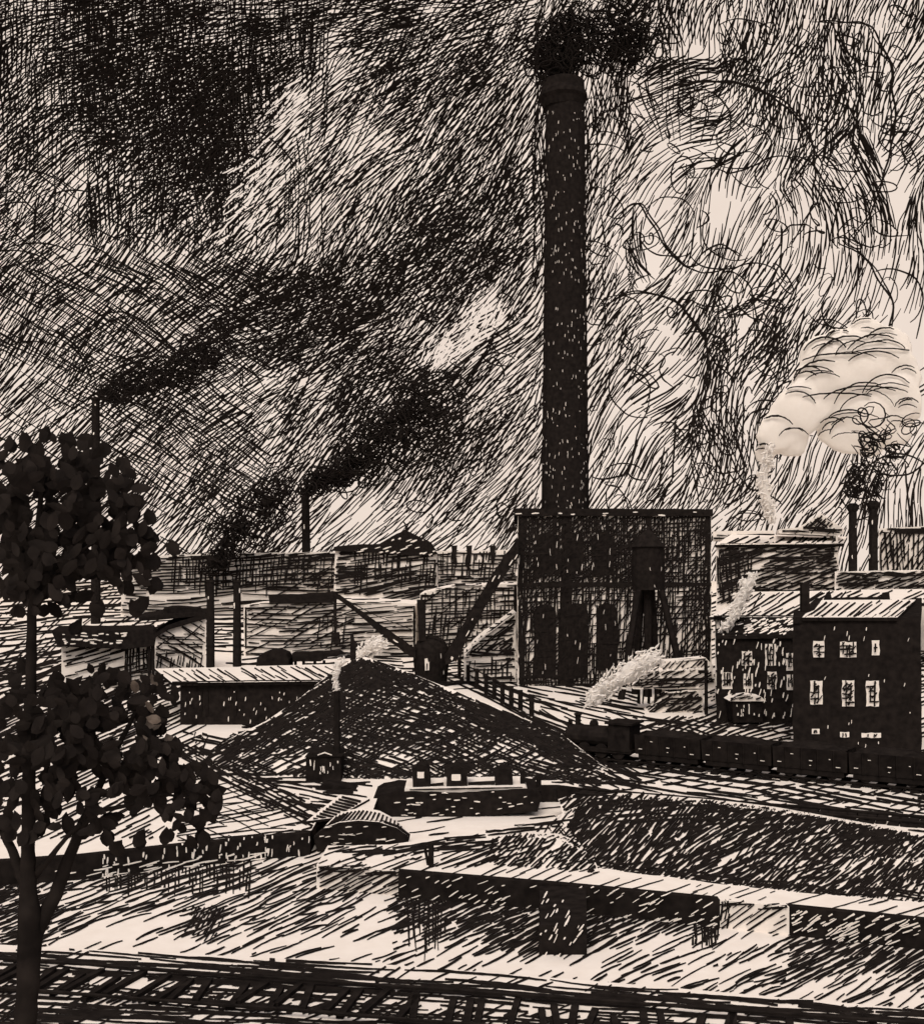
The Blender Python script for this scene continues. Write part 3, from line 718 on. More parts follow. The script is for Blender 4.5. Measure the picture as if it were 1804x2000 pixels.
# ---- coal hopper in front of the power house
DH = 106.0
root = thing('coal_hopper', (P(1310, 1390, DH).x, DH, 0), 'low dark coal hopper on thin legs before the power house', 'hopper')
m = MB(); m.prism([(1226, 1334), (1240, 1312), (1390, 1306), (1398, 1340), (1380, 1346), (1236, 1346)], DH, 4, 0, 1.0); m.freeze()
m.hatch(rect(1220, 1300, 1400, 1350), 30, 8, 30, 4.4, .8); m.hatch(rect(1220, 1324, 1400, 1350), 2, 7, 60, 5, .8); m.build('bin', root)
m = MB(); m.prism([(1300, 1292), (1378, 1285), (1392, 1300), (1392, 1308), (1296, 1308)], DH + 1, 2.5, 0, .8); m.freeze(); m.hatch(rect(1290, 1280, 1395, 1312), 48, 12, 26, 4, .8); m.line([(1298, 1294), (1340, 1289), (1378, 1287)], 4, 1); m.build('hood', root)
for x in (1246, 1256, 1266, 1279, 1288):
    m = MB(); m.prism([(x, 1346), (x + 4, 1346), (x + 2 + U(-3, 3), 1376), (x - 2, 1374)], DH + U(.2, 2), .2, 1); m.build('leg', root)
m = MB(); m.prism([(1300, 1352), (1372, 1348), (1374, 1394), (1262, 1392), (1286, 1372)], DH - .4, 2.2, 0, .9); m.freeze(); m.hatch(rect(1255, 1340, 1380, 1400), 34, 7.5, 34, 5, .92); m.hatch(rect(1255, 1340, 1380, 1400), 4, 10, 50, 4.5, .7); m.build('coal_load', root)
root = thing('signal_post', (P(1379, 1394, 104).x, 104, 0), 'thin dark upright post standing at the right end of the hopper', 'post')
m = MB(); m.tube([(P(1379, 1394, 104).x, 104, 0), (P(1378, 1290, 104).x, 104, P(0, 1290, 104).z)], .16, 6); m.build('mast', root)
m = MB(); a = P(1378, 1312, 103.9); m.box(a.x - .7, a.x + .2, 103.7, 103.95, a.z - .14, a.z + .14, 1); m.build('cross_arm', root)

# ---- lean-to sheds left of the power house
m = MB(); m.prism([(906, 1280), (936, 1250), (1008, 1196), (1008, 1332), (906, 1330)], 131, 9, 0, .8); m.freeze()
m.hatch(rect(890, 1180, 1024, 1335), 3, 10, 60, 4.2, .7); m.hatch([(906, 1280), (1008, 1200), (1008, 1290), (960, 1270)], 40, 8, 50, 5, .85)
m.hatch(rect(905, 1268, 1010, 1282), 0, 5, 60, 5, .9); m.hatch(rect(905, 1285, 1010, 1335), 88, 12, 26, 4.4, .6)
m.line([(906, 1278), (936, 1250), (1004, 1200)], 6, 1); m.build('lean_to_shed', label='small hatched lean-to shed against the left side of the power house', cat='shed')

def hatched_block(name, poly, d, depth, hs, label, cat, mat=0, amp=.8, extra=None, k=0.0, pxr=CX):
    m = MB(); m.prism(poly, d, depth, mat, amp, k=k, pxr=pxr); m.freeze()
    for h in hs: m.hatch(*h)
    if extra: extra(m)
    return m
# ---- distant skyline, left to middle
m = hatched_block('x', [(236, 1092), (330, 1084), (480, 1080), (662, 1078), (662, 1210), (236, 1210)], 300, 30,
    [(rect(215, 1070, 680, 1150), 3, 8, 60, 4.2, .95), (rect(330, 1080, 665, 1146), 88, 9, 34, 4, .8), (rect(330, 1078, 662, 1090), 1, 5, 60, 5, .9), (rect(230, 1140, 665, 1210), 2, 9, 80, 3.8, .9), (rect(560, 1090, 662, 1150), 30, 10, 40, 4, .7)], '', '', k=.11, pxr=450)
m.build('mill_building', label='long flat-roofed distant mill at left, beneath the small smoking chimney', cat='mill')
root = thing('gabled_works', (P(750, 1150, 280).x, 280, 0), 'distant dark works with a pointed gable roof, behind the crane boom', 'factory')
m = MB(); m.prism([(655, 1070), (852, 1080), (858, 1212), (650, 1212)], 280, 30, 0, .8); m.freeze()
m.hatch(rect(636, 1060, 872, 1160), 4, 7.5, 50, 4.4, .95); m.hatch(rect(690, 1070, 856, 1140), 86, 9, 40, 4.2, .75); m.hatch(rect(640, 1105, 720, 1128), 3, 5, 50, 5, .9); m.hatch(rect(650, 1120, 860, 1212), 16, 9, 60, 4, .65); m.line([(654, 1082 + 8 * k) for k in range(10)], 6, 1); m.line([(855, 1086 + 8 * k) for k in range(9)], 5, 1); m.build('wall', root)
m = MB(); m.prism([(652, 1068), (690, 1064), (742, 1062), (775, 1042), (794, 1036), (806, 1042), (836, 1056), (854, 1082), (840, 1086), (650, 1076)], 279, 32, 1, .9); m.freeze(); m.flecks(rect(690, 1050, 850, 1085), 40, 20, 10, 3); m.build('roof', root)
root = thing('vented_workshop', (P(930, 1150, 290).x, 290, 0), 'distant hatched workshop with three roof vents, left of the power house', 'workshop')
m = MB(); m.prism([(850, 1076), (1012, 1074), (1012, 1215), (850, 1215)], 290, 25, 0, .8); m.freeze()
m.hatch(rect(838, 1066, 1024, 1150), 2, 8.5, 50, 4, .85); m.hatch(rect(860, 1076, 1012, 1128), 88, 10, 34, 4, .7)
m.line([(927 + 17 * math.cos(k * .35), 1096 + 20 * math.sin(k * .35)) for k in range(19)], 5, 1)
m.hatch(rect(848, 1130, 1014, 1215), 8, 9, 60, 4, .6); m.build('wall', root)
for x in (887, 916, 962):
    m = MB(); m.prism([(x - 6, 1066), (x + 6, 1065), (x + 5, 1074), (x + 3, 1100), (x - 3, 1100), (x - 5, 1074)], 289.5, 1.5, 1, .6); m.build('vent', root)

# far chimneys
def stack(px, wpx, yt, yb, d, label, cat='chimney', name='smokestack', group=None, cap=False, lean=0, fl=6):
    kx = d / F; b = P(px, yb, d); t = P(px + lean, yt, d); z = lambda y: P(0, y, d).z
    root = thing(name, (b.x, d, 0), label, cat, group)
    m = MB(); pts = []; rr = []
    for i in range(9):
        q = i / 8; p = Vector((b.x, d, 0)).lerp(t, q) if not cap else Vector((b.x, d, 0)).lerp(t, q); pts.append(p); rr.append(wpx * kx / 2 * lerp(1.12, .9, q) * U(.97, 1.03))
    m.tube(pts, rr, 12); m.freeze(); m.flecks(rect(px - wpx, yt, px + wpx, yb), fl, 88, 8, 2.4); m.build('shaft', root)
    m = MB(); w2 = wpx * kx / 2
    if cap: m.lathe(t.x, d, [(w2, t.z - 14 * kx), (w2 * 1.35, t.z - 9 * kx), (w2 * 1.5, t.z - 3 * kx), (w2 * 1.05, t.z), (w2 * .8, t.z + 2 * kx)], 12)
    else: m.lathe(t.x, d, [(w2 * .92, t.z - 6 * kx), (w2 * 1.08, t.z - 4 * kx), (w2 * 1.05, t.z + .5 * kx), (w2 * .7, t.z + .6 * kx)], 12)
    m.build('cap', root); return root
stack(600, 17, 955, 1082, 305, 'thin dark far chimney on the skyline mill, smoke trailing right', lean=-4)
stack(187, 17, 777, 870, 260, 'thin dark chimney rising directly above the tree crown at left')
stack(411, 16, 1133, 1306, 112, 'left of the two slim black stacks behind the long shed', name='slim_stack', group='twin slim stacks behind the long shed')
stack(463, 16, 1133, 1302, 112, 'right of the two slim black stacks behind the long shed', name='slim_stack', group='twin slim stacks behind the long shed')
stack(1665, 17, 985, 1115, 190, 'left of the two capped stacks by the right-hand works', name='capped_stack', group='pair of capped stacks at right', cap=True)
stack(1705, 18, 980, 1115, 190, 'right of the two capped stacks by the right-hand works', name='capped_stack', group='pair of capped stacks at right', cap=True)

# ---- middle distance sheds
root = thing('low_warehouse', (P(640, 1280, 170).x, 170, 0), 'pale low warehouse with a dark roof ridge, behind the slim stacks', 'warehouse')
m = MB(); m.prism([(476, 1182), (520, 1176), (660, 1172), (812, 1180), (812, 1284), (476, 1284)], 170, 16, 0, .8); m.freeze()
m.hatch(rect(455, 1160, 830, 1285), 3, 8.5, 70, 3.8, .92); m.hatch(rect(480, 1180, 700, 1270), 24, 16, 60, 4, .5); m.hatch(rect(620, 1200, 680, 1270), 86, 12, 40, 3.6, .7); m.line([(809, 1184 + 9 * k) for k in range(11)], 5, 1); m.line([(480, 1186 + 9 * k) for k in range(10)], 4, 1); m.build('wall', root)
m = MB(); m.prism([(524, 1163), (620, 1161), (640, 1156), (652, 1158), (650, 1178), (526, 1178)], 169.5, 6, 1, .8); m.build('roof_ridge', root)
m = hatched_block('x', [(820, 1160), (880, 1146), (1012, 1140), (1012, 1310), (820, 1310)], 160, 18,
    [(rect(800, 1128, 1030, 1310), 2, 8, 60, 3.8, .95), (rect(806, 1134, 1030, 1310), 88, 11, 46, 3.6, .75), (rect(840, 1150, 960, 1230), 34, 14, 60, 4.4, .6)], '', '')
m.line([(823, 1162 + 9 * k) for k in range(16)], 5, 1); m.line([(1006, 1145 + 9 * k) for k in range(16)], 8, 1); m.build('hatched_warehouse', label='grey cross-hatched warehouse behind the conveyor, between crane and power house', cat='warehouse')
m = MB(); a = P(690, 1262, 120); m.prism([(684, 1240), (689, 1240), (690, 1250), (696, 1258), (716, 1256), (718, 1264), (704, 1268), (700, 1292), (684, 1292)], 104, .8, 1, .8)
m.prism([(686, 1290), (698, 1290), (698, 1400), (686, 1400)], 104.1, .5, 1); m.build('pump_stand', label='small dark pump stand smoking behind the coal heap peak', cat='pump')
# long shed
DS = 97.5
root = thing('long_shed', (P(510, 1415, DS).x, DS, 0), 'long low shed with striped pale roof and black front, left of coal heap', 'shed')
m = MB(); m.wall(352, 690, 1336, DS, 13, 0, 1); dark_front(m, 360, 1350, 680, 1416, 70, 85, 7, 2); m.build('wall', root)
m = MB(); f0, f1, b1, b0 = P(336, 1334, DS - .5), P(694, 1330, DS - .5), P(700, 1296, 112), P(302, 1306, 112)
m.slab(f0, f1, b1, b0, .25, 0, 1); m.freeze(); m.hatch([(300, 1300), (705, 1292), (700, 1334), (336, 1338)], -31, 13, 60, 3.6, .95, wobble=2); m.line([(336 + k * 9, 1333 - k * .1) for k in range(40)], 4, 1); m.build('roof', root)
for x in (388, 400, 455):
    m = MB(); m.prism([(x, 1350), (x + 7, 1350), (x + 6, 1398), (x + 1, 1398)], DS - .1, .12, 2, .8); m.build('doorway', root)
# arched hut and bunker
m = MB(); m.prism([(499, 1308), (502, 1285), (512, 1276), (522, 1272), (545, 1272), (558, 1277), (564, 1288), (566, 1380), (499, 1380)], 113, 3, 1, .7); m.build('arched_hut', label='small black hut with an arched roof behind the long shed', cat='hut')
root = thing('coal_bunker', (P(615, 1300, 114).x, 114, 0), 'low black coal bunker on short posts, right of the arched hut', 'bunker')
m = MB(); m.prism([(570, 1276), (660, 1273), (668, 1278), (640, 1284), (626, 1292), (572, 1292)], 114, 2.5, 1, .8); m.build('trough', root)
for x in (574, 590, 612, 630):
    m = MB(); m.prism([(x, 1290), (x + 5, 1290), (x + 4, 1376), (x, 1376)], 114.5, .3, 1); m.build('post', root)
# left sheds (behind the tree)
root = thing('open_shed', (PK(200, 1346, 125, 0.27, 200).x, 125, 0), 'open shed with a thick black flat roof, just right of the tree trunk', 'shed')
m = MB(); m.prism([(100, 1232), (300, 1230), (306, 1240), (302, 1262), (240, 1268), (112, 1262)], 124.5, 10, 1, .9, k=0.27, pxr=200); m.freeze(); m.flecks(rect(120, 1236, 250, 1258), 40, 0, 9, 3); m.build('roof', root)
m = MB(); m.prism([(120, 1262), (300, 1262), (300, 1346), (120, 1346)], 126, 7, 0, k=0.27, pxr=200); m.freeze(); m.hatch(rect(105, 1256, 315, 1346), 14, 8, 60, 4, .9); m.hatch(rect(244, 1262, 302, 1310), 88, 8, 40, 4.4, .95); m.build('wall', root)
for x in (288, 296):
    m = MB(); m.prism([(x, 1260), (x + 6, 1260), (x + 6, 1346), (x, 1346)], 124.8, .4, 1, .5, k=0.27, pxr=200); m.build('post', root)
root = thing('gable_shed', (PK(350, 1320, 140, 0.23, 350).x, 140, 0), 'pale gable shed with a black roof monitor, left of the slim stacks', 'shed')
m = MB(); m.prism([(302, 1244), (330, 1226), (396, 1206), (402, 1210), (402, 1320), (302, 1320)], 140, 14, 0, .7, k=0.23, pxr=350); m.freeze(); m.hatch([(290, 1244), (412, 1200), (412, 1290), (290, 1290)], -24, 10, 60, 3.6, .75); m.hatch([(300, 1244), (402, 1226), (402, 1270), (300, 1270)], 40, 22, 40, 3.4, .4); m.hatch(rect(305, 1278, 400, 1308), 80, 8, 24, 4, .8, wobble=12); m.hatch(rect(300, 1230, 402, 1280), 2, 13, 60, 3.4, .5); m.build('wall', root)
m = MB(); m.prism([(270, 1206), (320, 1200), (392, 1196), (404, 1200), (404, 1208), (330, 1230), (304, 1246), (299, 1240), (326, 1222), (380, 1204), (300, 1212), (272, 1212)], 139.5, 15, 1, .6, k=0.23, pxr=350); m.build('roof', root)
m = MB(); m.prism([(318, 1190), (334, 1186), (392, 1188), (394, 1199), (318, 1200)], 141, 6, 1, .8, k=0.23, pxr=350); m.build('roof_monitor', root)

# ---- right hand works
root = thing('right_works', (PK(1520, 1170, 200, -0.23, 1400).x, 200, 0), 'distant dark works with columned front, right of the power house', 'factory')
m = MB(); m.prism([(1398, 1062), (1636, 1060), (1640, 1170), (1640, 1254), (1398, 1254)], 200, 20, 0, .7, k=-0.23, pxr=1400); m.freeze()
m.hatch(rect(1384, 1052, 1654, 1180), 24, 7.5, 46, 4.6, .9); m.hatch(rect(1396, 1060, 1640, 1100), 3, 7, 60, 4.8, .9); m.hatch(rect(1396, 1070, 1470, 1180), 88, 8, 44, 4.8, .85); m.hatch(rect(1400, 1100, 1640, 1160), 3, 10, 60, 4, .6); m.build('wall', root)
m = MB(); m.slab(PK(1396, 1064, 199.5, -0.23, 1400), PK(1646, 1062, 199.5, -0.23, 1400), PK(1654, 1048, 215, -0.23, 1400), PK(1430, 1042, 215, -0.23, 1400), .5, 0, 1); m.freeze(); m.hatch(rect(1394, 1036, 1660, 1066), 26, 11, 40, 4.2, .85); m.line([(1396 + k * 10, 1063) for k in range(26)], 4, 1); m.build('roof', root)
m = MB(); m.prism([(1392, 1038), (1510, 1036), (1514, 1050), (1500, 1052), (1392, 1056)], 214, 8, 0, .7, k=-0.23, pxr=1400); m.freeze(); m.hatch(rect(1390, 1034, 1516, 1058), 1, 6, 70, 4.4, .85); m.build('parapet', root)
m = MB(); m.prism([(1520, 1034), (1560, 1030), (1604, 1003), (1648, 1034), (1648, 1042), (1636, 1046), (1636, 1066), (1628, 1066), (1628, 1046), (1520, 1042)], 205, 8, 0, .6, k=-0.23, pxr=1400); m.freeze(); m.hatch([(1560, 1032), (1604, 1000), (1650, 1036)], 44, 6, 34, 4.4, .95); m.hatch([(1560, 1032), (1604, 1000), (1650, 1036)], -40, 11, 34, 3.6, .8); m.hatch(rect(1518, 1028, 1650, 1040), 0, 5, 60, 4.6, .85); m.hatch(rect(1624, 1040, 1640, 1066), 88, 5, 20, 4, .9); m.build('gable', root)
m = hatched_block('x', [(1716, 1032), (1830, 1026), (1900, 1026), (1900, 1270), (1716, 1270)], 210, 18,
    [(rect(1714, 1026, 1900, 1042), 1, 6, 60, 5, .9), (rect(1714, 1034, 1900, 1130), 88, 9.5, 60, 4.6, .9), (rect(1714, 1034, 1900, 1130), 55, 11, 40, 4, .8)], '', '', k=-.38, pxr=1716)
m.build('columned_hall', label='far hall with upright dark bars, right of the capped stacks', cat='hall')
root = thing('low_works', (PK(1720, 1160, 180, -0.33, 1650).x, 180, 0), 'long low dark works under the two capped stacks at right', 'factory')
m = MB(); m.prism([(1630, 1118), (1700, 1116), (1830, 1114), (1900, 1114), (1900, 1271), (1630, 1271)], 180, 16, 0, .8, k=-0.33, pxr=1650); m.freeze(); m.hatch(rect(1628, 1112, 1900, 1126), -1, 5, 60, 5, .95); m.hatch(rect(1630, 1114, 1900, 1180), 20, 8, 40, 4.8, .85); m.hatch(rect(1630, 1130, 1900, 1180), 3, 9, 60, 4.4, .7); m.build('wall', root)
m = MB(); m.slab(PK(1600, 1176, 150, -0.33, 1650), PK(1830, 1178, 150, -0.33, 1650), PK(1850, 1150, 176, -0.33, 1650), PK(1640, 1152, 176, -0.33, 1650), .4, 0, 1); m.freeze(); m.hatch(rect(1590, 1145, 1860, 1180), 25, 11, 40, 4, .8); m.build('porch_roof', root)
# shed with pale roof behind the wing
root = thing('pale_roofed_shed', (PK(1480, 1240, 112, -0.23, 1400).x, 112, 0), 'shed with broad pale striped roof behind the low wing', 'shed')
m = MB(); m.prism(rect(1396, 1206, 1600, 1384), 112, 16, 0, k=-0.23, pxr=1400); m.freeze(); m.hatch(rect(1390, 1200, 1605, 1380), 88, 7, 50, 4.6, .9); m.hatch(rect(1390, 1200, 1605, 1380), 20, 9, 40, 4.4, .9); m.build('wall', root)
m = MB(); m.slab(PK(1384, 1205, 111.5, -0.23, 1400), PK(1606, 1205, 111.5, -0.23, 1400), PK(1652, 1153, 135, -0.23, 1400), PK(1470, 1156, 135, -0.23, 1400), .3, 0, 1); m.freeze(); m.hatch([(1384, 1206), (1606, 1206), (1652, 1152), (1470, 1154)], 32, 11, 60, 4.4, .88); m.hatch([(1384, 1206), (1500, 1206), (1500, 1160), (1440, 1160)], 60, 20, 40, 3.4, .5); m.line([(1384 + 9 * k, 1204) for k in range(25)], 4, 1); m.build('roof', root)
# low wing
DL = 100.0
root = thing('low_wing', (PK(1475, 1408, DL, -0.23, 1400).x, DL, 0), 'low black windowed engine house adjoining the taller brick block', 'engine house')
m = MB(); m.prism([(1399, 1244), (1408, 1238), (1560, 1238), (1560, 1418), (1399, 1412)], DL, 8, 1, .6, k=-0.23, pxr=1400); dark_front(m, 1400, 1240, 1560, 1405, 130, 80, 10, 2.8); m.build('wall', root)
m = MB(); m.slab(PK(1400, 1242, DL - .3, -0.23, 1400), PK(1562, 1240, DL - .3, -0.23, 1400), PK(1560, 1205, DL + 7, -0.23, 1400), PK(1462, 1207, DL + 7, -0.23, 1400), .3, 1, 1); dark_front(m, 1405, 1206, 1560, 1240, 90, 24, 11, 3); m.build('roof', root)
def window(root, x0, y0, x1, y1, d, nx, ny, name='window', drop=0.0, jag=1.2, k=0.0, pxr=CX):
    m = MB(); m.prism(wob([(x0, y0), (x1, y0), (x1, y1), (x0, y1)], jag, 8), d - .07, .12, 0, k=k, pxr=pxr); m.freeze()
    for i in range(1, nx + 1):
        x = lerp(x0, x1, i / (nx + 1)) + U(-1, 1); m.line([(x + U(-1, 1), lerp(y0, y1, k / 5)) for k in range(6)], U(2.4, 3.6), 1, taper=False)
    for i in range(1, ny + 1):
        y = lerp(y0, y1, i / (ny + 1)) + U(-1, 1); m.line([(lerp(x0, x1, k / 4), y + U(-1, 1)) for k in range(5)], U(2.4, 3.6), 1, taper=False)
    m.hatch(rect(x0 - 2, y0 - 2, x1 + 2, y1 + 2), U(30, 70), 7, 16, 3.8, min(.85, drop + .15))
    m.build(name, root)
for a in ((1448, 1272, 1468, 1300, 2, 2, .8), (1494, 1258, 1515, 1300, 3, 3, .25), (1535, 1276, 1549, 1310, 2, 3, .2), (1410, 1314, 1430, 1346, 3, 1, .1), (1452, 1316, 1470, 1346, 3, 2, .55), (1498, 1312, 1516, 1346, 3, 2, .5), (1536, 1318, 1549, 1348, 2, 1, .1)):
    window(root, *a[:4], DL, a[4], a[5], drop=a[6], k=-.23, pxr=1400)
# brick block
DB = 82.0
root = thing('brick_block', (PK(1672, 1475, DB, -0.3, 1548).x, DB, 0), 'tall black brick block with pale paned windows above the train', 'brick building')
m = MB(); m.prism([(1548, 1206), (1798, 1205), (1800, 1494), (1548, 1476)], DB, 12, 1, .8, k=-0.3, pxr=1548); dark_front(m, 1556, 1215, 1792, 1470, 26, 80, 7, 1.7); m.build('wall', root)
m = MB(); m.slab(PK(1566, 1206, DB - .2, -0.3, 1548), PK(1752, 1206, DB - .2, -0.3, 1548), PK(1788, 1171, DB + 11, -0.3, 1548), PK(1596, 1172, DB + 11, -0.3, 1548), .25, 0, 1); m.freeze(); m.hatch([(1560, 1210), (1756, 1210), (1792, 1168), (1590, 1168)], 36, 11.5, 50, 4.4, .95, wobble=3); m.build('roof', root)
for x0, x1, b0, b1 in ((1548, 1580, 1594, 1606), (1742, 1798, 1782, 1800)):
    m = MB(); z0 = PK(0, 1204, DB, -0.3, 1548).z
    m.add([P(x0, 1206, DB - .25), P(x1, 1206, DB - .25), P(b1, 1168, DB + 11.2), P(b0, 1168, DB + 11.2)] + [P(x0, 1218, DB - .25), P(x1, 1218, DB - .25), P(b1, 1190, DB + 11.2), P(b0, 1190, DB + 11.2)],
          [(0, 1, 2, 3), (4, 7, 6, 5), (0, 4, 5, 1), (1, 5, 6, 2), (2, 6, 7, 3), (3, 7, 4, 0)], 1); m.build('parapet', root)
a = P(1571, 1190, DB + 3); m = MB(); m.box(a.x - .28, a.x + .28, a.y - .3, a.y + .3, P(0, 1210, DB + 3).z, P(0, 1138, DB + 3).z, 1); m.build('chimney', root)
m = MB(); m.prism([(1608, 1172), (1614, 1158), (1620, 1154), (1624, 1168), (1720, 1166), (1724, 1158), (1736, 1156), (1738, 1172)], DB + 11.2, .8, 1, .6, k=-.3, pxr=1548); m.build('ridge_cap', root)
for a in ((1588, 1252, 1609, 1284, 1, 2, .5), (1640, 1254, 1672, 1284, 4, 3, .35), (1702, 1251, 1717, 1280, 1, 1, .1), (1582, 1330, 1606, 1376, 2, 3, .55), (1644, 1329, 1668, 1380, 2, 5, .75), (1691, 1330, 1716, 1380, 2, 4, .15)):
    window(root, *a[:4], DB, a[4], a[5], drop=a[6], k=-.3, pxr=1548)
for a in ((1640, 1430, 1658, 1440), (1682, 1432, 1720, 1441), (1585, 1424, 1600, 1434)):
    window(root, *a, DB, 2, 0, 'cellar_light', .5, k=-.3, pxr=1548)
# hut
root = thing('round_hut', (P(1459, 1412, 97.5).x, 97.5, 0), 'small dark hut with pale rounded top in front of the engine house', 'hut')
m = MB(); m.prism([(1430, 1370), (1488, 1368), (1489, 1412), (1432, 1412)], 97.5, 3, 1, .8); dark_front(m, 1432, 1372, 1486, 1400, 26); m.build('wall', root)
m = MB(); m.prism([(1426, 1370), (1438, 1362), (1465, 1358), (1486, 1361), (1496, 1370)], 97.3, 3.4, 0, .6); m.freeze(); m.hatch(rect(1424, 1340, 1500, 1372), 24, 9, 30, 4, .8); m.line([(1426, 1369), (1438, 1362), (1465, 1359), (1486, 1362), (1495, 1369)], 3.4, 1); m.build('roof', root)

# ------------------------------------------------------------------ STOKER HUT by the slip
root = thing('stoker_hut', (P(632, 1515, 72.6).x, 72.6, 0), 'little black hut with tall stove pipe at the foot of the coal heap', 'hut')
m = MB(); m.prism([(597, 1478), (664, 1476), (666, 1526), (597, 1526)], 72.3, 2.2, 1, .7); m.freeze(); m.flecks(rect(600, 1480, 660, 1515), 12); m.build('wall', root)
m = MB(); m.prism([(594, 1480), (600, 1472), (622, 1470), (634, 1465), (652, 1470), (668, 1478)], 72.2, 2.5, 1, .6); m.freeze(); m.line([(620, 1475), (634, 1470), (648, 1475)], 3, 0, eps=.002); m.build('roof', root)
m = MB(); p = P(658, 1500, 72.9); m.tube([(p.x, 72.9, .2), (P(658, 1345, 72.9).x, 72.9, P(0, 1350, 72.9).z)], [.24, .2], 8); m.build('stove_pipe', root)

# ------------------------------------------------------------------ BARGE and CANAL BOAT
DBG = 67.0
root = thing('coal_barge', (P(890, 1590, DBG).x, DBG, WZ), 'long black coal barge with three deckhouses moored below the coal heap', 'barge')
m = MB(); m.prism([(718, 1566), (742, 1552), (772, 1546), (900, 1549), (1030, 1541), (1052, 1545), (1058, 1556), (1050, 1586), (960, 1592), (850, 1598), (780, 1601), (758, 1600), (740, 1586)], DBG, 3.6, 1, .9); m.freeze(); m.flecks([(740, 1550), (1050, 1545), (1045, 1585), (770, 1598)], 60, 3, 9, 2.4); m.build('hull', root)
m = MB(); m.prism([(790, 1541), (1026, 1536), (1030, 1541), (900, 1549), (790, 1547)], DBG + .15, 3.2, 0, .5); m.freeze(); m.line([(790 + k * 10, 1543 - k * .2) for k in range(24)], 3.4, 1); m.build('deck', root)
def deckhouse(poly, win, d):
    m = MB(); m.prism(poly, d, 1.5, 1, .8); c = m.build('deckhouse', root)
    if win:
        q = MB(); q.prism(wob(rect(*win), .8, 6), d - .05, .06, 0); q.build('window', c)
deckhouse([(806, 1546), (805, 1510), (803, 1503), (812, 1500), (818, 1494), (832, 1497), (838, 1505), (840, 1546)], (815, 1508, 828, 1520), DBG + .6)
deckhouse([(871, 1545), (872, 1512), (867, 1505), (880, 1501), (892, 1495), (904, 1501), (920, 1507), (912, 1512), (913, 1545)], (882, 1513, 899, 1525), DBG + .6)
deckhouse([(967, 1543), (966, 1508), (980, 1502), (1000, 1506), (1002, 1543)], None, DBG + .6)
for x, y in ((1021, 1508), (1052, 1514)):
    m = MB(); m.prism([(x - 5, y), (x + 4, y - 2), (x + 5, 1545), (x - 4, 1545)], DBG + .9, .4, 1, .6); m.build('bollard', root)
m = MB(); m.prism([(840, 1533), (866, 1530), (866, 1534), (840, 1537)], DBG + .7, .3, 1, .3); m.build('hand_rail', root); m = MB(); m.prism([(914, 1530), (966, 1527), (966, 1532), (914, 1534)], DBG + .7, .3, 1, .4); m.build('hand_rail', root)
m = MB(); a = G(1085, 1560); m.tube([G(1084, 1560), G(1084, 1560) + Vector((0, 0, .55))], [.16, .09], 8); m.build('quay_bollard', label='little dark bollard on the bank right of the barge stern', cat='bollard')

DCB = 58.8
root = thing('canal_boat', (P(700, 1640, DCB).x, DCB, WZ), 'round-bowed canal boat with planked pale deck, below the barge bow', 'boat')
arc1 = [(612, 1636), (632, 1618), (662, 1607), (700, 1603), (740, 1606), (776, 1618), (800, 1636)]
m = MB(); m.prism(arc1 + [(792, 1662), (620, 1664)], DCB, .7, 1, .6); m.freeze(); m.flecks(rect(618, 1612, 800, 1655), 36, 4, 12, 2.2); m.build('hull', root)
arc2 = [(622, 1625), (652, 1596), (682, 1582), (712, 1578), (742, 1584), (772, 1600), (796, 1626)]
m = MB(); n = 24; fa = [P(*interp(arc1, i / n), DCB - .02) for i in range(n + 1)]; fb = [P(*interp(arc2, i / n), DCB + 2.4) for i in range(n + 1)]
m.add(fa + fb, [f for i in range(n) for f in ((i, i + 1, n + 2 + i), (i, n + 2 + i, n + 1 + i))], 0)
m.add([p - Vector((0, 0, .15)) for p in fa + fb], [(i, n + 1 + i, n + 2 + i, i + 1) for i in range(n)], 1); m.freeze()
for i in range(2, 24):
    x0, y0 = interp(arc1, i / 25); x1, y1 = interp(arc2, i / 25 + .03); m.line([(lerp(x0, x1, k / 5), lerp(y0, y1, k / 5)) for k in range(6)], 3.8, 1, taper=False)
m.line([interp(arc2, k / 24) for k in range(25)], 3.6, 1); m.line([interp(arc1, k / 24) for k in range(25)], 4.5, 1); m.build('deck', root)
# landing stage with planks beside the boat
root = thing('landing_stage', G(670, 1568), 'planked landing stage with a dark bent canopy, left of the barge bow', 'landing stage')
m = MB(); m.slab(G(598, 1604, .14), G(655, 1597, .14), G(722, 1560, .14), G(664, 1552, .14), .13, 0, 1); m.freeze()
for i in range(13):
    x0, y0 = lerp(590, 664, i / 12), lerp(1606, 1550, i / 12); m.line([(lerp(x0, x0 + 56, k / 6), lerp(y0, y0 + 14, k / 6)) for k in range(7)], 4.6, 1, taper=False)
m.build('planking', root)
m = MB(); m.prism([(626, 1534), (640, 1531), (716, 1546), (714, 1553), (672, 1548), (646, 1556), (640, 1570), (628, 1572)], 69.6, 1.6, 1, .8); m.build('canopy', root)

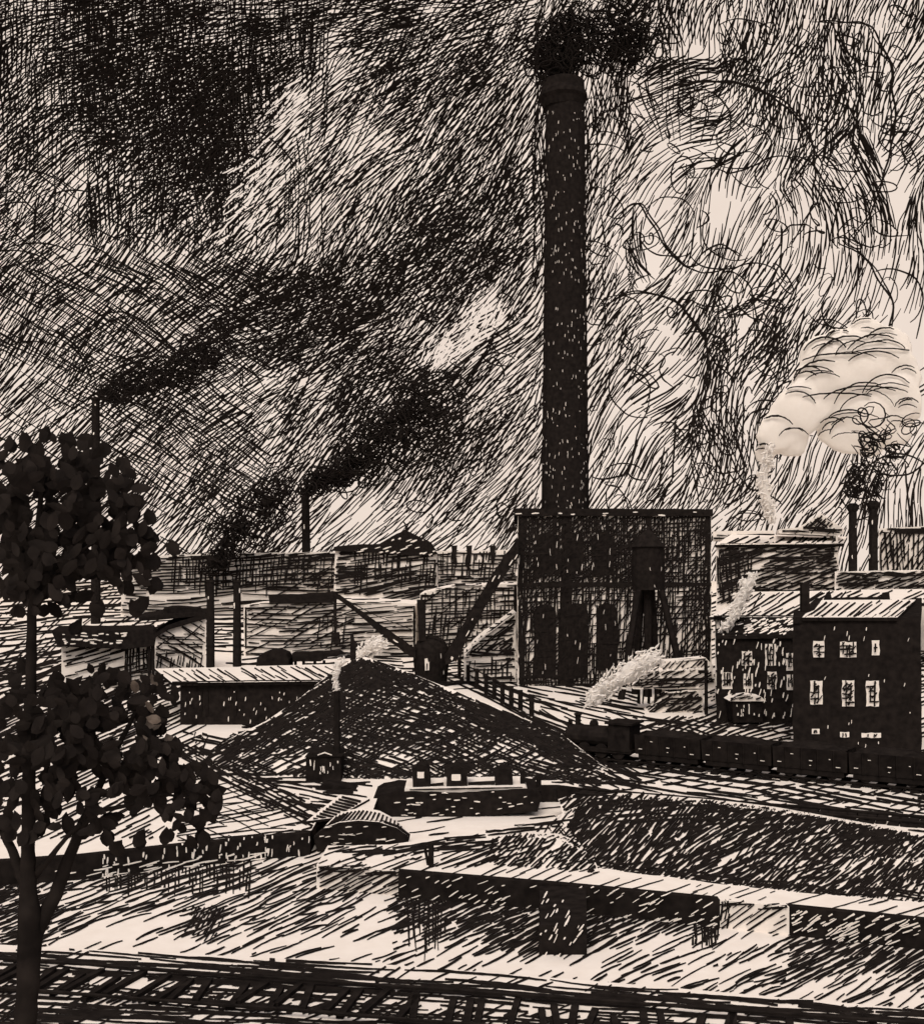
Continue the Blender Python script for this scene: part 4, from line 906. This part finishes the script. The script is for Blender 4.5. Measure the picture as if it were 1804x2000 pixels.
# ------------------------------------------------------------------ RAILWAY
def railway(a, b, name, label, gauge=1.5, n=30, slen=2.5, sw=.26, rr=.08, cat='railway track', rm=1, jit=.12):
    a = Vector(a); b = Vector(b); u = (b - a).normalized(); v = Vector((-u.y, u.x, 0)); L = (b - a).length
    root = thing(name, (a + b) / 2, label, cat)
    for s in (-1, 1):
        m = MB(); k = 24; m.tube([a + u * (L * i / k) + v * s * gauge / 2 + Vector((0, 0, .22 + U(-.01, .01))) for i in range(k + 1)], [rr * U(.85, 1.2) for _ in range(k + 1)], 6, rm); m.build('rail', root)
    first = None
    for i in range(n):
        p = a + u * (L * (i + .5) / n)
        if first is None:
            m = MB(); q = [p + u * (x * sw) + v * (y * slen / 2) + Vector((0, 0, z)) for x in (-1, 1) for y in (-1, 1) for z in (0.01, .15)]
            m.add(q, [(0, 1, 3, 2), (4, 6, 7, 5), (0, 4, 5, 1), (2, 3, 7, 6), (0, 2, 6, 4), (1, 5, 7, 3)], 1); first = m.build('sleeper', root); fp = first.location.copy(); p0 = p
        else:
            o = first.copy(); o.parent = root; o.location = fp + (p - p0) + u * U(-1, 1) * jit + v * U(-1, 1) * jit; o.rotation_euler.z = U(-1, 1) * jit * .5; o.scale = (U(.9, 1.1), U(.85, 1.12), 1); COL.objects.link(o)
    return root
T0, T1 = G(1105, 1478), G(1800, 1545)
ut = (T1 - T0).normalized()
railway(T0 - ut * 30, T1 + ut * 14, 'railway_track', 'yard railway track carrying the locomotive and coal wagons', n=60)
railway(G(1130, 1552), G(2300, 1652), 'railway_track', 'empty yard railway track along the embankment top, below the train', n=60)
railway(G(-560, 1871), G(2350, 2088), 'railway_track', 'near riverside railway track crossing the foot of the scene', gauge=2.5, n=68, slen=2.0, sw=.11, rr=.06, jit=.36)
# ---- locomotive
ang = math.atan2(-ut.y, -ut.x)                       # faces up the track, to the left
lp = T0 + ut * 2.7
root = thing('steam_locomotive', lp, 'small black steam locomotive with tall stack leading the coal train', 'locomotive', rz=ang)
def loc(m, name, par=root): return m.build(name, par, local=True)
m = MB(); m.tube([(2.5, 0, 1.65), (2.35, 0, 1.65), (1.2, 0, 1.68), (-1.0, 0, 1.7)], [.62, .74, .76, .78], 16); loc(m, 'boiler')
m = MB(); m.lathe(1.75, 0, [(.2, 2.25), (.19, 2.7), (.2, 3.0), (.3, 3.12), (.28, 3.2), (.15, 3.2)], 12); loc(m, 'smokestack')
m = MB(); m.lathe(.5, 0, [(.32, 2.3), (.32, 2.6), (.22, 2.78), (.05, 2.83)], 12); loc(m, 'steam_dome')
m = MB(); m.box(-2.6, -1.0, -1.0, 1.0, .9, 2.75, 1); m.box(-2.85, -.8, -1.15, 1.15, 2.75, 2.9, 1); cab = loc(m, 'cab')
m = MB(); m.box(-2.1, -1.5, .99, 1.03, 1.95, 2.45, 2); m.box(-2.1, -1.5, -1.03, -.99, 1.95, 2.45, 2); q = m.build('window', cab, local=True)
m = MB(); m.box(-2.7, 2.5, -.95, .95, .75, 1.0, 1); m.box(2.4, 2.75, -1.1, 1.1, .55, .95, 1); loc(m, 'frame')
m = MB(); m.add([(2.7, -.9, .6), (2.7, .9, .6), (3.3, 0, .12), (2.7, -.9, .12), (2.7, .9, .12)], [(0, 2, 1), (0, 3, 2), (1, 2, 4), (0, 1, 4, 3), (3, 4, 2)], 1); loc(m, 'cowcatcher')
wh = MB(); wh.tube([(0, -.07, 0), (0, .07, 0)], [.5, .5], 16)
first = None
for x in (-1.7, -.4, .9, 2.05):
    for s in (-1, 1):
        if first is None: first = wh.build('wheel', root, local=True); o = first
        else: o = first.copy(); o.parent = root; COL.objects.link(o)
        k = .62 if x > 2 else 1
        o.scale = (k, 1, k); o.location = (x, s * .8, .3 + .5 * k)
m = MB(); m.tube([(-1.7, -.93, .75), (.9, -.93, .75)], .06, 5); m.tube([(-1.7, .93, .75), (.9, .93, .75)], .06, 5); loc(m, 'coupling_rod')
m = MB(); m.lathe(2.35, 0, [(.1, 2.38), (.17, 2.45), (.17, 2.68), (.1, 2.72)], 8, 2); loc(m, 'headlamp')
# ---- wagons
def dupe(o, par=None):
    c = o.copy(); COL.objects.link(c); c.parent = par
    for ch in list(o.children): dupe(ch, c)
    return c
first = None
wl = ['black coal wagon coupled directly behind the locomotive', 'second black coal wagon, ahead of the brick block', 'black coal wagon passing the left half of the brick block', 'black coal wagon passing the right half of the brick block', 'last black coal wagon, cut by the right edge']
for i in range(5):
    p = T0 + ut * (5.6 + 2.45 + i * 4.75)
    if i == 0:
        first = thing('coal_wagon', p, wl[0], 'wagon', 'coal wagons behind the locomotive', rz=ang)
        m = MB()
        v = [(sx * (2.34 if z else 2.3), sy * (1.15 if z else 1.0), .85 + z * 1.35) for z in (0, 1) for sx, sy in ((-1, -1), (1, -1), (1, 1), (-1, 1))]
        m.add(v, [(0, 1, 5, 4), (1, 2, 6, 5), (2, 3, 7, 6), (3, 0, 4, 7), (0, 3, 2, 1)], 1)
        for x in (-1.5, -.5, .5, 1.5):
            for s in (-1, 1): m.tube([(x, s * 1.06, .85), (x, s * 1.2, 2.2)], .06, 4)
        for _ in range(6):
            x, z = U(-2, 2), U(1.0, 2.1); y = -1.19; l = U(.1, .3); m.add([(x, y, z), (x + l, y, z), (x + l, y, z + .05), (x, y, z + .04)], [(0, 1, 2, 3)], 0); m.add([(x, -y, z), (x + l, -y, z), (x + l, -y, z + .05), (x, -y, z + .04)], [(0, 3, 2, 1)], 0)
        m.build('body', first, local=True)
        m = MB(); nx = 14; ny = 6
        m.add([(lerp(-2.1, 2.1, a / nx), lerp(-1.08, 1.08, b / ny), 2.1 + .42 * math.sin(math.pi * a / nx) ** .6 * math.sin(math.pi * b / ny) ** .8 + U(-.05, .05)) for a in range(nx + 1) for b in range(ny + 1)],
              [(a * (ny + 1) + b, a * (ny + 1) + b + 1, (a + 1) * (ny + 1) + b + 1, (a + 1) * (ny + 1) + b) for a in range(nx) for b in range(ny)], 1); m.build('coal_load', first, local=True)
        m = MB(); m.box(-2.1, 2.1, -.95, .95, .5, .84, 1); m.box(-2.45, 2.45, -.12, .12, .62, .78, 1); m.build('underframe', first, local=True)
        wf = None
        wm_ = MB(); wm_.tube([(0, -.06, 0), (0, .06, 0)], [.42, .42], 14)
        for x in (-1.35, 1.35):
            for s in (-1, 1):
                if wf is None: wf = wm_.build('wheel', first, local=True); o = wf
                else: o = wf.copy(); o.parent = first; COL.objects.link(o)
                o.location = (x, s * .8, .72)
    else:
        c = dupe(first); c.location = p; c['label'] = wl[i]; c.rotation_euler.z = ang

# ------------------------------------------------------------------ SMOKE AND STEAM
def smoke(name, blobs, d, n, label, strands=0, loopr=(9, 26), depth=3.0, mat=1, w=(2.2, 3.8), core=None):
    """blobs: (px,py,radius_px) along the plume; curling strands that wind through its volume"""
    m = MB(); kx = d / F
    for _ in range(n):
        t = random.random(); bx, by, br = interp(blobs, t)
        a = U(0, 6.28); q = br * math.sqrt(U(0, 1)); x, y = bx + q * math.cos(a), by + q * math.sin(a)
        lr = min(U(*loopr), br * .7 + 4); ph = U(0, 6); asp = U(.4, 1); rot = U(0, 6); dd = d + U(-1, 1) * depth * (1 - .5 * q / br)
        pts = []; k = int(U(9, 26)); dr = (U(-1.4, 1.4), U(-1.4, 1.4)); sy = U(-1, 1) * lr * kx
        for i in range(k):
            th = i * .5 + ph; ux, uy = lr * math.cos(th), lr * asp * math.sin(th)
            p = P(x + ux * math.cos(rot) - uy * math.sin(rot) + dr[0] * i, y + ux * math.sin(rot) + uy * math.cos(rot) + dr[1] * i, dd)
            p.y += sy * math.sin(th + 1); pts.append(p)
        ww = U(*w) * kx * .5
        m.tube(pts, [ww * (.5 + .5 * math.sin(math.pi * min(max(i / (k - 1), .05), .95))) for i in range(k)], 4, mat)
    for _ in range(strands):
        t = U(0, .8); off = random.gauss(0, .5); ph = U(0, 6); pts = []; dd = d + U(-1, 1) * depth * .7; k = random.randint(5, 10); st = U(.012, .03); hk = U(.1, .5)
        for i in range(k):
            bx, by, br = interp(blobs, min(t + i * st, 1)); nx_, ny_, _r = interp(blobs, min(t + i * st + .02, 1)); l = math.hypot(nx_ - bx, ny_ - by) or 1
            o = br * (off + hk * math.sin(i * .9 + ph)); pts.append(P(bx - (ny_ - by) / l * o, by + (nx_ - bx) / l * o, dd))
        ww = U(*w) * kx * .5
        m.tube(pts, [ww * (.4 + .6 * math.sin(math.pi * min(max(i / (k - 1), .05), .95))) for i in range(k)], 4, mat)
    if core:
        for (x, y, r) in core: m.lump(P(x, y, d), r * kx, mat, 2, .35, (1, .8, 1))
    return m.build(name, label=label, cat='smoke')
smoke('smoke_plume', [(1096, 150, 34), (1060, 112, 34), (1098, 108, 48), (1130, 70, 62), (1180, 45, 84), (1215, 90, 60), (1250, 40, 84)], 132, 260, 'thick black curling smoke bursting from the top of the tall chimney', strands=50, core=[(1094, 132, 20), (1112, 100, 18), (1200, 98, 14)])
smoke('smoke_plume', [(600, 950, 12), (640, 935, 20), (700, 910, 34), (760, 860, 62), (810, 810, 70), (860, 765, 62)], 300, 150, 'dark smoke streaming right from the thin skyline chimney', strands=70, depth=5, core=[(620, 945, 11), (650, 935, 12), (680, 925, 13), (720, 890, 10), (790, 860, 9), (830, 790, 8), (760, 820, 8)])
smoke('smoke_plume', [(412, 1108, 18), (430, 1075, 26), (470, 1030, 38), (520, 985, 42), (545, 955, 26)], 295, 70, 'dark smoke column rising above the far mill, left of the skyline chimney', strands=50, depth=4, core=[(415, 1095, 12), (440, 1060, 11), (470, 1030, 10), (520, 980, 12)])
smoke('smoke_plume', [(188, 775, 14), (230, 762, 22), (300, 745, 30), (390, 700, 36), (460, 670, 30)], 258, 30, 'dark smoke drifting right from the chimney above the tree crown', strands=150, depth=4)
smoke('smoke_plume', [(1664, 978, 12), (1670, 950, 20), (1690, 905, 34), (1720, 860, 46), (1735, 800, 50)], 189, 14, 'dark smoke swirling up from the left capped stack', strands=70, depth=3)
smoke('smoke_plume', [(1706, 972, 10), (1716, 940, 16), (1740, 900, 26), (1775, 850, 30)], 189.5, 6, 'thinner dark smoke wisp rising from the right capped stack', strands=36, depth=2)

def steam(name, blobs, d, n, label, depth=1.6, lumps=False, len_=(5, 15), frac=.45):
    m = MB(); kx = d / F
    if lumps:
        for (x, y, r) in blobs:
            for _ in range(2): m.lump(P(x + U(-.5, .5) * r, y + U(-.5, .5) * r, d + U(-.5, .5) * r * kx), r * kx * U(.2, frac * .75), 4, 2, .6, (1, .6, .9), 2.4)
    kk = 14; m.tube([P(interp(blobs, i / kk)[0] + U(-3, 3), interp(blobs, i / kk)[1] + U(-2, 2), d) for i in range(kk + 1)], [interp(blobs, i / kk)[2] * kx * U(.42, .55) for i in range(kk + 1)], 7, 4)
    for _ in range(n):
        t = random.random(); bx, by, br = interp(blobs, t); q = br * .85 * U(0, 1) ** .7; a = U(0, 6.28)
        x, y = bx + q * math.cos(a), by + q * math.sin(a); L = U(*len_); an = U(-.3, 1.9); c = U(-.5, .5)
        dd = d + U(-1, 1) * depth
        pts = [P(x + math.cos(an) * L * (i / 4 - .5), y - math.sin(an) * L * (i / 4 - .5) + c * L * ((i / 4 - .5) ** 2), dd) for i in range(5)]
        ww = U(1.8, 4.6) * kx * .5
        m.tube(pts, [ww * .3, ww, ww * 1.1, ww * .8, ww * .25], 4, 4)
    return m.build(name, label=label, cat='steam')
steam('steam_puff', [(1152, 1372, 17), (1170, 1352, 24), (1200, 1330, 30), (1240, 1305, 34), (1285, 1282, 26)], 84, 420, 'ragged white steam puff drifting right from the locomotive stack')
steam('steam_puff', [(1412, 1228, 12), (1432, 1205, 18), (1445, 1175, 22), (1458, 1145, 22), (1470, 1122, 12)], 101, 210, 'ragged white steam rising before the engine house roof')
steam('steam_puff', [(700, 1278, 12), (725, 1265, 22), (748, 1255, 18)], 103, 150, 'small white steam puff at the peak of the coal heap, below the boom')
steam('steam_puff', [(657, 1346, 5), (655, 1325, 9), (660, 1300, 11), (672, 1288, 10)], 72.8, 60, 'faint white wisp from the stove pipe of the little hut', lumps=False)
steam('steam_puff', [(1508, 1018, 8), (1500, 985, 18), (1490, 940, 20), (1498, 900, 16), (1505, 870, 10)], 198, 240, 'tall thin white steam jet right of the power house roof', lumps=False)
# large white cloud of steam at right with pen-line curls on its lobes
m = MB(); d = 420; kx = d / F
lob = [(1515, 845, 42), (1560, 800, 56), (1610, 760, 70), (1660, 725, 84), (1612, 700, 52), (1712, 715, 76), (1735, 780, 60), (1690, 805, 72), (1655, 850, 44), (1730, 680, 50), (1548, 862, 34), (1745, 840, 36), (1492, 885, 24), (1580, 742, 34), (1640, 672, 36), (1690, 652, 38), (1768, 740, 34), (1772, 800, 30), (1700, 868, 30), (1625, 842, 34)]
for (x, y, r) in lob: m.lump(P(x, y, d + U(-2, 2)), r * kx, 4, 4, .2, (1, .3, .95), 1.4)
m.fuse(1.1, 8)
m.freeze()
def arc(cx_, cy_, rx, ry, a0, a1, w_):
    m.line([(cx_ + rx * math.cos(R(lerp(a0, a1, i / 18))) + U(-.6, .6), cy_ + ry * math.sin(R(lerp(a0, a1, i / 18))) + U(-.6, .6)) for i in range(19)], w_, 1, eps=.003)
for (x, y, r) in lob:
    arc(x, y + 2, r * .9, r * .84, U(190, 220), U(285, 330), U(2.4, 3.6))
    for k in range(random.randint(1, 2)):
        rr = r * U(.6, .95); a0 = U(185, 250); arc(x + U(-6, 6), y + k * 12 + U(-4, 4), rr, rr * U(.6, .95), a0, a0 + U(50, 110), U(2, 3.4))
for k in range(9): arc(U(1560, 1740), U(690, 840), U(40, 90), U(18, 36), U(190, 230), U(290, 345), U(2.2, 3.6))
m.build('steam_cloud', label='huge billowing white steam cloud above the capped stacks', cat='steam', smooth=True)

# ------------------------------------------------------------------ TREE
DT = 21.0; kt = DT / F
base = P(52, 0, DT); base.z = 0
root = thing('foreground_tree', base, 'tall dark leafy tree with forked trunk at the left foreground', 'tree')
def limb(m, pts, d=DT, dy=0.0):
    q = []
    for i in range(len(pts) * 4 - 3):
        x, y, w_ = interp(pts, i / (len(pts) * 4 - 4)); q.append((x + U(-.8, .8), y, w_))
    m.tube([P(x, y, d) + Vector((0, dy * i / len(q), 0)) for i, (x, y, w_) in enumerate(q)], [w_ * kt / 2 * U(.95, 1.05) for _, _, w_ in q], 9, 1)
m = MB()
yb = HY + F * H / DT
limb(m, [(44, yb + 10, 78), (46, yb - 60, 60), (50, 2150, 50), (51, 2000, 43), (58, 1900, 42), (61, 1830, 46), (61, 1790, 46), (58, 1730, 33), (59, 1660, 27), (60, 1600, 26), (62, 1450, 24), (66, 1330, 22), (68, 1230, 19), (72, 1120, 15), (84, 1000, 11), (96, 900, 7)], dy=-.2)
limb(m, [(64, 1838, 30), (78, 1800, 33), (104, 1750, 28), (124, 1690, 24), (150, 1620, 19), (180, 1550, 15), (210, 1480, 12), (240, 1420, 9), (262, 1370, 6)], dy=.5)
limb(m, [(56, 1735, 26), (36, 1712, 20), (18, 1670, 18), (-6, 1630, 17), (-40, 1570, 14)], dy=.4)
limb(m, [(66, 1712, 18), (96, 1680, 13), (130, 1640, 9), (170, 1600, 7)], dy=-.4)
limb(m, [(150, 1622, 12), (200, 1580, 10), (260, 1565, 8), (330, 1540, 6), (390, 1540, 4)], dy=-.8)
limb(m, [(180, 1552, 9), (210, 1560, 7), (240, 1500, 5), (285, 1430, 4)], dy=.9)
limb(m, [(70, 1190, 12), (100, 1140, 9), (150, 1090, 7), (220, 1050, 5)], dy=-.6)
limb(m, [(76, 1120, 10), (50, 1060, 7), (20, 1000, 5)], dy=.7)
limb(m, [(86, 1000, 8), (130, 940, 6), (190, 900, 4)], dy=.8)
m.build('trunk', root, smooth=True)
m = MB()
def leaf(x, y, d, L, W, rot, mat):
    c = P(x, y, d); k = d / F; n = 9
    nrm = Vector((U(-.55, .55), -1, U(-.5, .5))).normalized(); u = Vector((1, 0, 0)); u = (u - nrm * u.dot(nrm)).normalized(); v = nrm.cross(u)
    ca, sa = math.cos(rot), math.sin(rot); a = u * ca + v * sa; b = v * ca - u * sa
    prof = [(-.5, .0), (-.34, .34), (-.08, .5), (.2, .4), (.5, .03), (.2, -.4), (-.08, -.5), (-.34, -.34)]
    vs_ = [c + a * (px_ * L * k) + b * (py_ * W * k * U(.85, 1.15)) - nrm * (abs(py_) * .12 * W * k) for px_, py_ in prof]
    o = len(m.V); m.V += vs_ + [c + nrm * .004]
    for i in range(8): m.F.append((o + i, o + (i + 1) % 8, o + 8)); m.M.append(mat)
crowns = [  # cx, cy, rx, ry, number, size
    (95, 975, 105, 100, 170, 34), (120, 1050, 130, 90, 210, 34), (190, 1040, 110, 80, 110, 32), (60, 1080, 90, 90, 110, 34), (245, 1085, 70, 60, 46, 32), (90, 1160, 80, 50, 50, 32), (130, 890, 70, 45, 34, 34), (30, 930, 60, 70, 44, 34), (200, 960, 80, 50, 36, 34),
    (120, 1400, 120, 70, 190, 34), (230, 1430, 110, 70, 150, 34), (80, 1480, 110, 80, 130, 34), (190, 1500, 120, 60, 120, 32), (300, 1530, 80, 60, 96, 32), (370, 1560, 60, 70, 66, 30), (40, 1580, 60, 60, 46, 32), (160, 1590, 70, 40, 36, 32), (290, 1360, 55, 40, 34, 26), (190, 1335, 60, 30, 26, 30), (310, 1470, 50, 40, 40, 30)]
for (cx_, cy_, rx, ry, n, sz) in crowns:
    for _ in range(int(n * 1.05)):
        a = U(0, 6.28); q = math.sqrt(U(0, 1)); x, y = cx_ + rx * q * math.cos(a), cy_ + ry * q * math.sin(a)
        if ns(x * .022, y * .022, 7) > .21 or ns(x * .06, y * .06, 9) > .36: continue
        r = random.random(); mat = 1 if r < .72 else 2
        if 250 < x < 345 and 1320 < y < 1450 and r > .8: mat = 5
        leaf(x, y, DT + U(-1.3, 1.3), sz * U(.75, 1.4), sz * U(.5, .85), random.gauss(1.57, .9), mat)
for (x, y) in ((18, 866), (48, 860), (84, 850), (128, 856), (165, 864), (226, 944), (265, 978), (292, 1010), (334, 1068), (248, 1148), (303, 1140), (262, 1186), (190, 1188), (150, 1222), (275, 1180), (292, 1060), (300, 1100), (240, 905), (205, 880), (275, 1640), (325, 1635), (420, 1560), (412, 1590), (395, 1635), (30, 1330), (45, 1300), (110, 1325), (225, 1655), (205, 1640), (375, 1645)):
    for k in range(2): leaf(x + U(-5, 5), y + U(-5, 5), DT + U(-.8, .8), U(30, 42), U(22, 32), U(.8, 2.3), 1)
m.build('crown', root)
